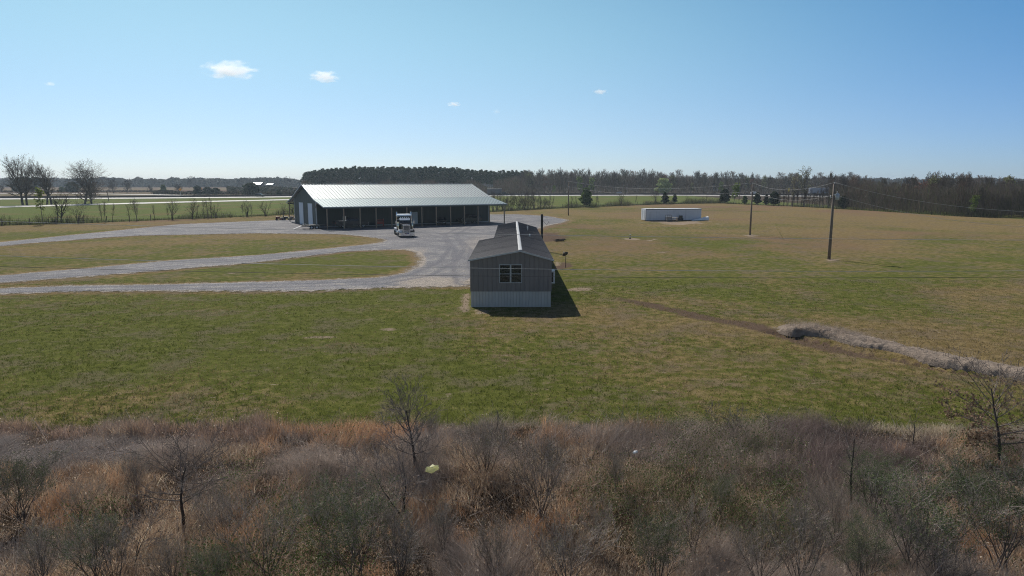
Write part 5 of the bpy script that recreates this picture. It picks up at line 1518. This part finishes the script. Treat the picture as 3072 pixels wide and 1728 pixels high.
# evergreens and small trees beyond the highway at left
def far(pr, H0, u, vb, vt, label, name="cedar", group=None, cat="tree", sx=1.0):
    g = G(u, vb); H = height_for(u, vt, g.y)
    if g.y > 900: g = g * (900 / g.y); g.z = 0
    o = plant(pr, name, (g.x, g.y, 0), H / H0, None, label, cat, group); o.scale = (o.scale[0] * sx, o.scale[1] * sx, o.scale[2]); return o
rnd = cedar_proto(440, 8, 5.0, .45, n=3200)
far(rnd, 8, 76, 578, 535, "large round dark evergreen behind the leftmost big tree", "evergreen", sx=1.15)
far(rnd, 8, 217, 578, 549, "dark evergreen behind the dome-shaped big tree's left side", "evergreen", sx=1.0)
far(bushg, 6, 186, 579, 560, "small green tree between the two groups of big trees", "leafy_tree", sx=1.4)
fb = bare_proto(450, 10, 4.0, (.085, .075, .07), first=.22, nb=(16, 6, 6), ang=(50, 15), minr=.05, r0=.3)
far(fb, 10, 341, 580, 532, "left of two distant bare trees beyond the exit ramp", "bare_tree")
far(fb, 10, 381, 580, 533, "right of two distant bare trees beyond the exit ramp", "bare_tree")
far(fb, 10, 455, 581, 553, "faint small bare tree beyond the highway left of the green sapling", "bare_tree")
far(bushg, 6, 491, 582, 555, "small green tree left of the orange diamond sign", "leafy_tree")
far(fb, 10, 537, 583, 546, "bare tree behind the orange diamond sign", "bare_tree")
far(fb, 10, 8, 578, 548, "small bare tree at the picture's far left edge", "bare_tree")
far(ced[2], 4, 593, 584, 557, "pointed dark cedar beyond the highway right of the orange sign", sx=1.2)
far(rnd, 8, 624, 585, 563, "low dark cedar clump right of the pointed cedar", "evergreen")
far(rnd, 8, 648, 585, 565, "last dark bush of the cedar clump beyond the highway", "evergreen")
far(rnd, 8, 755, 587, 551, "large dark rounded evergreen under the white farm shed", "evergreen", sx=.95)
far(rnd, 8, 838, 587.5, 572, "small dark bush right of the highway SUV", "bush", cat="shrub", sx=.8)
far(ced[1], 4, 964, 575, 536, "dark cedar showing above the barn roof's left part", sx=1.5)
far(ced[1], 4, 1060, 575, 536, "dark cedar showing above the barn roof's middle", sx=1.2)
wt = bare_proto(460, 12, 5, (.085, .075, .068), first=.3, nb=(14, 6, 6), ang=(55, 15), minr=.09, r0=.4, single=True)
for i, (u, vt) in enumerate([(555, 529), (568, 527), (714, 533), (734, 531), (772, 530), (853, 528), (820, 536), (40, 536), (340, 534)]):
    x = (u - 1536) / F * 880 * _cp; H = height_for(u, vt, 880)
    o = plant(wt, "distant_tree", (x, 890, 0), H / 12, None, "pale distant bare tree rising above the far treeline", "tree", "distant trees rising above the far treeline")
def far_line(name, N, u0, u1, Y0, Y1, vt, cols, size, seed, base=0):
    rs = np.random.RandomState(seed)
    u = u0 + rs.rand(N) * (u1 - u0); Y = Y0 + rs.rand(N) * (Y1 - Y0)
    top = CAM_H + (545 - (vt + 7 * (fbm(u, u * 0, 26, seed, 4) - .5) * 2)) / F * Y
    z = base + (rs.rand(N) ** .75) * np.maximum(top - base, 1)
    C = np.stack([(u - 1536) / F * Y, Y, z], 1)
    o = link(name, quad_cloud(name, C, size * (.6 + .8 * rs.rand(N)), tint(rs, N, cols, .2), M['leaf'], seed)); return tag(o, kind="stuff")
far_line("far_treeline", 62000, -350, 3400, 1000, 1060, 537, [(.050, .052, .038), (.060, .052, .044), (.042, .048, .036)], 3.4, 21)
far_line("young_pine_field", 7000, 690, 930, 520, 640, 562, [(.030, .042, .022), (.045, .046, .028), (.06, .05, .034)], 1.6, 23)
far_line("hedge_scrub", 9000, 470, 960, 430, 480, 574, [(.045, .040, .030), (.05, .055, .028), (.06, .046, .036)], 1.1, 24)
far_line("hedge_scrub_left", 3000, -200, 480, 520, 560, 576, [(.05, .045, .034), (.055, .045, .036)], .9, 25)

# ------------------------------------------------------------------ wire fence and its undergrowth
m_fp = plain("fence_post", (.11, .09, .075), .9)
pm_ = MB().box(-.05, .05, -.05, .05, -.2, 1.25).mesh("fence_post", m_fp)
def fence(label, u0, u1, step):
    pts = []
    u = u0
    i0 = np.interp(u0, [p[0] for p in FENCE_PX], _fx); i1 = np.interp(u1, [p[0] for p in FENCE_PX], _fx)
    xs = [i0]
    while xs[-1] < i1:
        x = xs[-1]; dx = .5; dy = fence_y(x + dx) - fence_y(x); xs.append(x + step * dx / math.hypot(dx, dy))
    o = empty("wire_fence", (xs[0], fence_y(xs[0]) - .6, 0), 0, label, "fence")
    B = Vector((xs[0], fence_y(xs[0]) - .6, 0)); P = [Vector((x, fence_y(x) - .6, 0)) - B for x in xs]
    for p in P:
        c = link("post", pm_, o); c.location = p
    for z in (.35, .7, 1.05):
        mb = MB(); mb.tube([p + Vector((0, -.06, z)) for p in P], .012, 4, True); mb.build("wire", m_wire, o)
fence("low wire fence with thin posts along the pasture left of the barn", -80, 890, 4.2)
fence("low wire fence with thin posts along the pasture right of the barn", 1480, 2500, 5.5)
def s_fence(rs, N):
    x = _fx[0] + rs.rand(N) * (125 - _fx[0]); y = fence_y(x) + .3 + np.abs(rs.randn(N)) * 1.5
    hs = .35 + 1.0 * sstep(.42, .7, fbm(x, y * .3, 7, 31, 3))
    return x, y, np.full(N, -.05), hs
twig_mass("fence_row_weeds", 26000, s_fence, [(.060, .075, .025), (.09, .075, .05), (.075, .06, .048), (.05, .065, .022)], .02, .5, 1.7, 9, .35)
# ------------------------------------------------------------------ foreground: brush, saplings, lawn tufts
def blades(name, B, H, LX, LY, W, cols, mat, seed=0, bend=.45):
    """curved tapering blades: base B, height H, tip offset LX, LY"""
    rs = np.random.RandomState(seed); N = len(B)
    a = rs.rand(N) * 2 * PI; w = np.stack([np.cos(a), np.sin(a), np.zeros(N)], 1) * (W * .5)[:, None]
    L = np.stack([LX, LY, np.zeros(N)], 1); Z = np.zeros((N, 3)); Z[:, 2] = H
    m = B + L * bend + Z * .62; t = B + L + Z
    V = np.stack([B - w, B + w, m + w * .8, m - w * .8, t], 1).reshape(-1, 3)
    b = (np.arange(N) * 5)[:, None]
    loops = np.concatenate([b + np.array([[0, 1, 2, 3]]), b + np.array([[3, 2, 4]])], 1).ravel()
    starts = (np.arange(N) * 7)[:, None] + np.array([[0, 4]])
    return np_mesh(name, V, loops, starts.ravel(), mat, np.repeat(cols, 5, 0))
rs = np.random.RandomState(33)
NC = 22500
cy = 9.0 + (23.0 - 9.0) * rs.rand(NC) ** .9
cx = (rs.rand(NC) * 2 - 1) * (.86 * cy + 5.5)
keep = cy < brush_edge(cx) + rs.randn(NC) * .12
cx, cy = cx[keep], cy[keep]; NC = len(cx)
cu, cv = project(cx, cy, .4)
n1 = fbm(cx, cy, 3.2, 101, 4); n2 = fbm(cx, cy, 2.4, 102, 4); j_ = rs.randn(NC) * .055; n1 = n1 + j_; n2 = n2 + rs.randn(NC) * .05; n3 = fbm(cx, cy, 1.6, 103, 3) + rs.randn(NC) * .06; n4 = fbm(cx, cy, 4.0, 104, 3)
back = brush_edge(cx) - cy
n1 = n1 + np.where(cu < 1300, .07 * sstep(.8, 1.6, back) * sstep(4.6, 3.4, back), 0) - .085 * sstep(4.0, 5.5, back) * sstep(9.5, 8.0, back)
n2 = n2 - .085 * sstep(760, 560, cu) * (back > 1.2)
hm_ = .6 * vnoise(cx, cy, .85, 141) + .4 * vnoise(cx, cy, 2.1, 142)
hfac = np.clip(.12 + 1.95 * (hm_ - .18), .16, 1.6) * (.85 + .3 * rs.rand(NC))
typ = np.zeros(NC, int)                                        # 0 tan grass
typ[n1 > .53] = 1                                              # grey-purple dead weeds
typ[(n2 > .635 - .04 * ((cu > 450) & (cu < 1000))) & (typ == 0)] = 2                              # orange broomsedge
typ[(back < 1.6) & (cu < 800) & (n3 > .35)] = 5                # red-brown fringe at the left
typ[(back < 1.0) & (((cu > 820) & (cu < 1160)) | ((cu > 1780) & (cu < 1990)) | (cu > 1540) & (cu < 1600)) & (n3 > .40)] = 2
grp_ = (cu > 1780) & (cu < 2420) & (cv < 1560) & (n4 > .42)
typ[grp_ & (rs.rand(NC) < .5)] = 3                            # green briars
typ[(cu > 2300) & (cu < 2800) & (back < 4.2) & (n3 > .33)] = 4 # dark maroon brambles
typ[(cu > 2600) & (back < 1.0)] = 6                            # pale straw edge at right
typ[(cu < 430) & (back > 1.2) & (back < 3.3) & (n3 > .3)] = 7  # silvery flattened grass at the left
par = { # blades per clump, height range, lean, width, colours
 0: (26, .16, .48, .85, .0105, [(.52,.405,.295),(.43,.325,.235),(.62,.51,.39),(.34,.255,.19),(.48,.335,.22)]),
 1: (38, .30, .76, .95, .0052, [(.345,.290,.255),(.43,.370,.325),(.27,.222,.195),(.39,.315,.265)]),
 2: (24, .34, .72, .48, .0065, [(.52,.31,.175),(.45,.265,.155),(.56,.36,.22),(.40,.245,.15)]),
 3: (20, .24, .62, .85, .0065, [(.19,.165,.11),(.24,.19,.14),(.16,.17,.08),(.36,.285,.20)]),
 4: (34, .30, .66, .95, .0060, [(.185,.140,.130),(.235,.180,.165),(.145,.110,.104),(.30,.24,.21)]),
 5: (30, .34, .72, .50, .0065, [(.36,.255,.195),(.30,.215,.175),(.43,.295,.20),(.26,.205,.185)]),
 6: (34, .20, .42, .65, .0080, [(.56,.47,.36),(.48,.40,.30),(.42,.34,.26)]),
 7: (44, .18, .38, 1.8, .0060, [(.38,.345,.33),(.45,.41,.385),(.29,.25,.235)])}
swa = fbm(cx, cy, 2.8, 111, 3) * 2 * PI * 2.2
allB, allH, allX, allY, allW, allC = [], [], [], [], [], []
for ty, (nb, h0, h1, ln, w, cc) in par.items():
    idx = np.where(typ == ty)[0]
    if len(idx) == 0: continue
    N = len(idx) * nb; k = np.repeat(idx, nb)
    sc = hfac[idx]; sc = np.repeat(sc, nb)
    spread = {0: .17, 1: .16, 2: .08, 3: .2, 4: .2, 5: .1, 6: .14, 7: .2}[ty]
    bx = cx[k] + rs.randn(N) * spread; by = cy[k] + rs.randn(N) * spread
    H = (h0 + (h1 - h0) * rs.rand(N)) * sc
    coh = {0: .35, 1: .55, 2: .3, 3: .2, 4: .3, 5: .3, 6: .3, 7: .9}[ty]
    aa = swa[k] if ty != 7 else np.full(N, .15) + rs.randn(N) * .25
    lx = (np.cos(aa) * coh + rs.randn(N) * .55) * ln * H; ly = (np.sin(aa) * coh + rs.randn(N) * .55) * ln * H
    bz = -.08 - .5 * sstep(18.5, 15, by) * .6 * sstep(-20, 5, by)
    allB.append(np.stack([bx, by, bz], 1)); allH.append(H); allX.append(lx); allY.append(ly)
    allW.append(w * (.7 + .8 * rs.rand(N)))
    clump = np.repeat((.80 + .38 * np.clip((hfac[idx] - .3) / 1.1, 0, 1))[:, None] * 0 + 1 + .24 * rs.randn(len(idx), 1), nb, 0)
    allC.append(np.clip(tint(rs, N, cc, .16) * clump, .01, .8))
B, H = np.concatenate(allB), np.concatenate(allH)
C = np.concatenate(allC)
brush = link("dead_brush", blades("dead_brush", B, H, np.concatenate(allX), np.concatenate(allY), np.concatenate(allW), C, M['brush'], 3))
tag(brush, kind="stuff")
# curled dead leaves and seed heads caught all through the weeds
N = 112000; k = rs.randint(0, NC, N)
hl_ = np.array([.40, .62, .66, .5, .55, .6, .35, .32])[typ[k]] * hfac[k]
zl_ = rs.rand(N) ** .75 * hl_ - .5 * sstep(18.5, 15, cy[k]) * .6 * sstep(-20, 5, cy[k]) - .04
Cl_ = np.stack([cx[k] + rs.randn(N) * .20, cy[k] + rs.randn(N) * .20, zl_], 1)
pal = np.where((rs.rand(N) < .24)[:, None], tint(rs, N, [(.60,.50,.40),(.52,.42,.31),(.66,.57,.47)], .15), tint(rs, N, [(.34,.25,.19),(.24,.18,.145),(.16,.12,.10),(.42,.28,.18)], .2))
lf_ = link("dead_leaves", quad_cloud("dead_leaves", Cl_, (.015 + .024 * rs.rand(N) ** 2) * np.where(typ[k] == 4, .6, 1), pal, M['brush'], 17, 0.0, 1.6)); tag(lf_, kind="stuff")
# loose pale stalks lying and leaning through the weeds
N = 4200; k = rs.randint(0, NC, N)
Pst = np.stack([cx[k], cy[k], -.05 + .25 * rs.rand(N) - .25 * sstep(18.5, 15, cy[k])], 1); ang_ = rs.rand(N) * 2 * PI; ln_ = .4 + .9 * rs.rand(N); el_ = rs.rand(N) ** 1.2 * 1.25
Qst = Pst + np.stack([np.cos(ang_) * np.cos(el_) * ln_, np.sin(ang_) * np.cos(el_) * ln_, np.sin(el_) * ln_], 1)
st_ = link("dead_stalks", seg_mesh("dead_stalks", [(0, Pst[i], Qst[i], (.004 + .004 * (i % 3 == 0)), .0025) for i in range(N)], tint(rs, N, [(.40,.35,.31),(.30,.26,.23),(.22,.18,.15)], .2), M['twig'], 0, 3)); tag(st_, kind="stuff")
# small green leaves on the briars and new shoots at the bottom of the picture
idx = np.where((typ == 3) | ((cu > 560) & (cu < 720) & (cv > 1600)) | ((n4 > .66) & (typ == 0)))[0]
k = np.repeat(idx, 16); N = len(k)
LB = np.stack([cx[k] + rs.randn(N) * .22, cy[k] + rs.randn(N) * .22, rs.rand(N) ** .8 * .75 - .15 * sstep(18.5, 15, cy[k])], 1)
lv_ = link("briar_leaves", quad_cloud("briar_leaves", LB, (.022 + .022 * rs.rand(N)), tint(rs, N, [(.085, .120, .040), (.105, .145, .050), (.07, .095, .034), (.15, .13, .06)], .2), M['leaf'], 5))
tag(lv_, kind="stuff")

# lawn tufts where single tufts still show
NT_ = 62000
ty_ = 19.6 + 36 * rs.rand(NT_) ** 1.25; txx = (rs.rand(NT_) * 2 - 1) * (.80 * ty_ + 3)
ok = (ty_ > brush_edge(txx) - .3) & ~((txx > -2.9) & (txx < 2.7) & (ty_ > 43.2)) & (poly_sdf(txx, ty_, GP) < -.3) & (line_dist(txx, ty_, DITCH) > .5) & (line_dist(txx, ty_, [G(*p) for p in ((2318,985),(2480,1000),(2740,1054),(3050,1113),(3300,1158))]) > 1.0)
txx, ty_ = txx[ok], ty_[ok]; n_ = len(txx)
g1 = fbm(txx, ty_, 5, 2, 3); g2 = fbm(txx, ty_, 1.3, 121, 3)
uu, vv = project(txx, ty_)
dry = .60 + 1.1 * (fbm(txx, ty_, 17, 1, 4) - .5) * 2 + .7 * (g1 - .5) * 2 + .5 * (g2 - .5) * 2 - .30 * sstep(1700, 900, uu) + .2 * sstep(1800, 2500, uu)
isdry = rs.rand(n_) < np.clip(dry, .05, .95)
k = np.repeat(np.arange(n_), 5); N = len(k)
cg = tint(rs, N, [(.100, .122, .025), (.124, .147, .035), (.076, .092, .019)], .2); cd = tint(rs, N, [(.28, .205, .095), (.21, .155, .08), (.34, .27, .16)], .2)
cc = np.where(isdry[k][:, None], cd, cg)
lawn = link("lawn_grass", blades("lawn_grass", np.stack([txx[k] + rs.randn(N) * .035, ty_[k] + rs.randn(N) * .035, np.full(N, -.07)], 1), .07 + .07 * rs.rand(N), rs.randn(N) * .05, rs.randn(N) * .05, .010 + .010 * rs.rand(N), cc, M['grass_blade'], 8))
tag(lawn, kind="stuff")

# ------------------------------------------------------------------ willow shrubs and saplings in the brush
wcol = (.26, .225, .20)
def shrub_proto(seed, green, H=2.2, Rc=.8):
    g = grow(seed, H, Rc * .6, first=.22, lv=3, nb=(44, 5, 3), ang=(30, 12), up=.55, r0=.020, minr=.0030, crook=.05, multi=7, sub=.6, top=.95)
    k = H / max(s[2].z for s in g)
    g = [(a, p * k, q * k, r, t) for (a, p, q, r, t) in g]
    rs = np.random.RandomState(seed)
    st = [s for s in g if s[0] <= 1]; tw = [s for s in g if s[0] > 1]
    parts = [("stem", seg_mesh("stem", st, (.12, .10, .088), M['twig'], .12, 4, seed)), ("twig_crown", seg_mesh("twig_crown", tw, wcol, M['twig'], .2, 3, seed))]
    T = tips(g, 3); n = 8000 if green else 2200
    T = T[rs.randint(0, len(T), n)] + rs.randn(n, 3) * .035
    parts.append(("foliage", quad_cloud("foliage", T, (.013 + .012 * rs.rand(n)), tint(rs, n, [(.100, .130, .058), (.125, .150, .072), (.078, .102, .048)] if green else [(.14, .135, .078), (.16, .14, .088)], .2), M['leaf'], seed)))
    return Proto(parts)
shP = [shrub_proto(700, False), shrub_proto(701, False), shrub_proto(702, True), shrub_proto(703, True), shrub_proto(704, False, 2.2, 1.0)]
gS = "willow shrubs in the foreground brush"
SH = [(62,1543,1357,1.15,2,"large green-tinged willow shrub at the picture's left edge"), (239,1549,1445,1,0,"short bare willow shrub right of the large left-edge one"),
 (285,1735,1533,1.1,2,"willow shrub at the bottom left, beside the forked sapling"), (350,1745,1552,.9,0,"bare willow shrub right under the forked sapling at bottom left"), (674,1629,1445,1,0,"vase-shaped thin willow shrub right of the lone brush sapling"),
 (407,1481,1352,1,1,"small brown willow shrub left of the lone brush sapling"), (638,1760,1620,1.1,3,"bright green leafy shrub at the bottom edge, left of centre"), (1453,1425,1250,1.2,4,"dark spreading willow shrub right of the yellow bag"),
 (1071,1712,1425,1.15,2,"tall olive willow shrub below the yellow bag"), (811,1717,1481,1,0,"grey willow shrub at the bottom between the green shrub and the olive one"), (1200,1745,1500,.9,1,"brown willow shrub at the bottom centre-left"),
 (1479,1717,1550,1,0,"low bare willow shrub at the bottom centre"), (1628,1533,1300,1.1,1,"tall brown willow shrub below the home's right corner"), (1847,1461,1345,1,1,"small willow shrub below the white litter scrap"),
 (1695,1745,1533,1.1,0,"grey willow shrub at the bottom, right of centre"), (1975,1745,1525,1,3,"green-tinged willow shrub at the bottom, right of centre"), (2158,1533,1437,1.1,3,"low green shrub among the briars"),
 (2274,1745,1560,1,0,"grey twiggy shrub at the bottom right of the green-tinged one"), (2615,1532,1336,1.25,3,"large green willow shrub below the maroon brambles"), (2741,1703,1392,1.15,2,"tall grey-green willow shrub at right, below the large green one"),
 (2882,1527,1382,1.1,3,"green willow shrub left of the brown-leaved oak's foot"), (3007,1690,1372,1.1,2,"large willow shrub at the picture's lower right edge"), (2404,1745,1502,1,1,"brown willow shrub at the bottom right, left of the grey-green one"),
 (2816,1760,1552,1.1,0,"grey willow shrub at the bottom right edge"), (2585,1755,1545,1,2,"willow shrub at the bottom under the large green one"), (130,1760,1575,1.1,1,"brown willow shrub in the bottom left corner"),
 (520,1760,1600,1,1,"brown willow shrub at the bottom below the lone brush sapling"), (960,1590,1450,1,1,"small brown shrub in the orange grass left of the V-shaped sapling"), (1330,1640,1500,1,1,"brown shrub in the tan grass below the dark spreading one"),
 (2080,1640,1490,1,0,"thin grey shrub in the tan grass below the briars"), (2500,1610,1450,1,0,"grey shrub left below the large green willow"), (1290,1330,1238,.9,1,"small shrub at the brush edge between the tall sapling and the home"),
 (1790,1620,1490,1,4,"spreading brown shrub in the tan grass right of centre"), (2960,1560,1420,1.1,3,"green-tinged shrub right of the oak's foot")]
for i, (u, v, vt, wd, kd, lab) in enumerate(SH):
    g = G(u, v); g.z = -.05
    Hh = min(max(.7, height_for(u, vt, g.y)), 2.9)
    o = plant(shP[kd], "willow_shrub", g, Hh / 2.2, i * 1.9, lab, "shrub", gS)
    o.scale = (o.scale[0] * wd * 1.2, o.scale[1] * wd * 1.2, o.scale[2])
scol = (.17, .145, .13)
def sapling(seed, u, v, vt, Rc, label, lean=(0, 0), first=.25, nb=(16, 5, 3), multi=1, ang=(48, 22), leaf=None, leafn=0, r0=None, sx=1.0, group=None, name="bare_sapling", lv=3):
    g0 = G(u, v); Hh = height_for(u, vt, g0.y)
    g = grow(seed, Hh, Rc, first=first, lv=lv, nb=nb, ang=ang, up=.32, r0=r0 or Hh * .0155, minr=.0042, crook=.06, lean=lean, multi=multi, top=.94, sub=.5)
    k = Hh / max(s[2].z for s in g)
    g = [(a, Vector((p.x, p.y, p.z * k)), Vector((q.x, q.y, q.z * k)), r, t) for (a, p, q, r, t) in g]
    tr = [s for s in g if s[0] == 0]; cr = [s for s in g if s[0] > 0]
    o = empty(name, (g0.x, g0.y, -.05), 0, label, "sapling", group)
    link("trunk", seg_mesh("trunk", tr, (.055, .047, .042), M['twig'], .1, 7, seed), o)
    link("crown", seg_mesh("crown", cr, scol, M['twig'], .2, 4, seed), o)
    return o, g
sapling(801, 548, 1557, 1244, .95, "lone bare sapling with dark trunk in the brush at left", first=.34, nb=(15, 6, 4), ang=(68, 18))
sapling(802, 1249, 1421, 1117, .85, "tallest bare sapling, rising above the brush beside the yellow bag", first=.30, nb=(22, 6, 4), ang=(58, 16))
sapling(803, 1210, 1529, 1256, .95, "V-shaped bare sapling just left below the tallest one", first=.3, nb=(20, 6, 4), multi=3, ang=(36, 18))
sapling(804, 393, 1669, 1497, .7, "forked thin sapling near the bottom left", first=.3, nb=(10, 4, 3), lean=(-.12, 0), multi=2)
sapling(805, 2218, 1321, 1214, .45, "bare sapling at the brush edge above the briars, right one of two", nb=(14, 4, 3))
sapling(806, 2132, 1285, 1214, .35, "bare sapling at the brush edge above the briars, left one of two", nb=(12, 4, 2))
sapling(807, 2465, 1362, 1251, .45, "thin bare sapling standing in the maroon brambles", nb=(10, 3, 2))
sapling(808, 2550, 1522, 1251, .5, "tall thin sapling leaning right through the maroon brambles", lean=(.14, 0), nb=(9, 3, 2), first=.4)
sapling(809, 2738, 1340, 1216, .25, "thin whip sapling at the straw edge left of the brown-leaved oak", nb=(6, 2, 2), lv=2)
sapling(810, 2314, 1326, 1251, .3, "short thin sapling at the left end of the maroon brambles", nb=(8, 3, 2), lv=2)
sapling(811, 1480, 1310, 1215, .3, "thin whip at the brush edge below the home", nb=(7, 3, 2), lv=2)
sapling(812, 2400, 1600, 1480, .4, "thin grey sapling in the tan grass left of the large green willow", nb=(10, 3, 2))
o, g = sapling(820, 3000, 1390, 1052, 1.35, "young oak with clinging brown leaves at the right edge", first=.22, nb=(20, 6, 4), ang=(78, 28), name="oak_sapling")
T = tips(g, 3); rs2 = np.random.RandomState(2)
T = T[(T[:, 2] < 2.3)]; n = 1500
wgt = np.clip(1.2 - T[:, 0] * .5, .1, 3) * np.clip(2.6 - T[:, 2], .2, 3); wgt /= wgt.sum()
T = T[rs2.choice(len(T), n, p=wgt)] + rs2.randn(n, 3) * .07
link("foliage", quad_cloud("foliage", T, .05 + .03 * rs2.rand(n), tint(rs2, n, [(.22, .15, .10), (.28, .20, .135), (.17, .11, .075)], .2), M['leaf'], 3), o)

# ------------------------------------------------------------------ ridge of dug earth along the ditch
ML = [G(*p) for p in ((2318,985),(2400,989),(2480,1000),(2600,1024),(2740,1054),(2840,1077),(3050,1113),(3300,1158))]
cum = [0.0]
for a, b in zip(ML[:-1], ML[1:]): cum.append(cum[-1] + (b - a).length)
ns, nw = 320, 26
ss = np.linspace(0, cum[-1], ns)
px_ = np.interp(ss, cum, [p.x for p in ML]); py_ = np.interp(ss, cum, [p.y for p in ML])
dx = np.gradient(px_); dy = np.gradient(py_); ln = np.hypot(dx, dy); nx, ny = -dy / ln, dx / ln
ww = np.linspace(-1, 1, nw)
hw_ = (1.22 + .45 * (fbm(ss, ss * 0, 2.2, 131, 3) - .5) * 2) * sstep(-.3, 1.0, ss)
Xm = px_[:, None] + nx[:, None] * ww[None] * hw_[:, None]; Ym = py_[:, None] + ny[:, None] * ww[None] * hw_[:, None]
hh_ = (.24 + .16 * np.exp(-((ss - 2.6) / 1.8) ** 2)) * sstep(0, .9, ss)
Zm = hh_[:, None] * 1.15 * np.minimum(1, np.clip((ww[None] + 1) / .20, 0, 1) ** .6) * np.clip(1 - np.clip((ww[None] + .35) / 1.35, 0, 1) ** 1.6, 0, 1) * (.55 + .9 * fbm(Xm, Ym, .9, 132, 4)) + .20 * (fbm(Xm, Ym, .28, 133, 3) - .5) - .06
Zm[:, 0] = -.15; Zm[:, -1] = -.15
t = NT("dug_earth"); P = t.pos(); n_ = t.noise(P, 3.5, 6, .7); n2_ = t.noise(P, 14, 5, .7)
c = t.mix(t.rng(n_, .3, .7), (.215, .172, .138), (.345, .282, .228)); c = t.mix(t.rng(n2_, .55, .7), c, (.15, .118, .095))
m_earth = t.done(t.bsdf(c, .95, 0, t.bump(t.math('ADD', n_, n2_), .9, .08), .1))
mo = empty("earth_ridge", ML[0], 0, "long low ridge of dug grey earth and dead weeds beside the ditch at right", "earth ridge")
q = grid_loops(ns, nw)
me = np_mesh("earth", np.stack([Xm - ML[0].x, Ym - ML[0].y, Zm], -1).reshape(-1, 3), q.ravel(), np.arange(0, q.size, 4), m_earth, None, True)
link("earth", me, mo)
N = 3600; i_ = rs.randint(0, ns, N); j_ = rs.randint(1, nw - 1, N)
i_ = np.where(rs.rand(N) < .72, ((.06 + .26 * rs.rand(N)) * ns).astype(int), i_)
Bm = np.stack([Xm[i_, j_] - ML[0].x, Ym[i_, j_] - ML[0].y, Zm[i_, j_] - .02], 1)
wd_ = link("dead_weeds", blades("dead_weeds", Bm, .05 + .28 * rs.rand(N) ** 2, rs.randn(N) * .25, rs.randn(N) * .16, .006 + .006 * rs.rand(N), tint(rs, N, [(.35, .29, .24), (.28, .228, .187), (.44, .37, .31)], .18), M['brush'], 9), mo)
wd_["kind"] = "stuff"

# ------------------------------------------------------------------ clouds
def cloud(label, u0, u1, v0, v1, dens, seed, Y=4200.0):
    a, b = AT(u0, v1, Y), AT(u1, v0, Y)
    t = NT("cloud_vapour_%d" % seed)
    c = t.coord("Object"); ln_ = t.n("ShaderNodeVectorMath", operation='LENGTH'); t.l(c, ln_.inputs[0])
    n = t.noise(t.mapping(c, (1.5, 1.5, 1.0)), 1.4, 6, .62)
    nd = t.t.nodes[-1]
    n.node.inputs["W"].default_value if False else None
    off = t.n("ShaderNodeVectorMath", operation='ADD'); t.l(c, off.inputs[0]); off.inputs[1].default_value = (seed * 3.7, seed * 1.9, seed)
    n = t.noise(off.outputs[0], 1.9, 7, .6)
    f = t.math('ADD', t.math('MULTIPLY', t.math('SUBTRACT', 1.0, ln_.outputs["Value"]), .9), t.math('MULTIPLY', t.math('SUBTRACT', n, .5), 2.6))
    d = t.math('MULTIPLY', t.rng(f, .16, .62), dens)
    v = t.n("ShaderNodeVolumeScatter"); v.inputs["Color"].default_value = (1, 1, 1, 1); v.inputs["Anisotropy"].default_value = .45
    t.l(d, v.inputs["Density"]); t.l(v.outputs[0], t.out.inputs["Volume"])
    bm = bmesh.new(); bmesh.ops.create_icosphere(bm, subdivisions=3, radius=1.0)
    me = bpy.data.meshes.new("cloud"); bm.to_mesh(me); bm.free(); me.materials.append(t.m)
    o = link("cloud", me); o.location = (a + b) / 2; w, h = (b.x - a.x) / 2, (b.z - a.z) / 2
    o.scale = (w * 1.25, w * .7, h * 1.35)
    return tag(o, label, "cloud", "small fair-weather clouds")
cloud("largest white cloud, ragged, high at the left", 617, 764, 185, 234, .011, 1)
cloud("second largest white cloud, compact, right of the ragged one", 929, 1014, 214, 246, .017, 2)
cloud("tiny faint cloud at the far left of the sky", 136, 164, 246, 258, .014, 3)
cloud("small flat cloud in the middle of the sky, left of the faintest puff", 1343, 1382, 307, 319, .03, 4)
cloud("faintest small puff of cloud in the middle of the sky", 1480, 1500, 328, 342, .012, 5)
cloud("small flat cloud alone at the right of the sky", 1780, 1821, 268, 282, .026, 6)

# ------------------------------------------------------------------ the air between here and the far fields
t = NT("haze_air")
pv = t.n("ShaderNodeVolumePrincipled"); pv.inputs["Color"].default_value = (.72, .86, 1.0, 1); pv.inputs["Density"].default_value = .00019
pv.inputs["Anisotropy"].default_value = .2
t.l(pv.outputs[0], t.out.inputs["Volume"])
mb = MB(); mb.box(-5200, 5200, -160, 2900, -2.0, 27.0)
tag(mb.build("haze", t.m), kind="stuff")
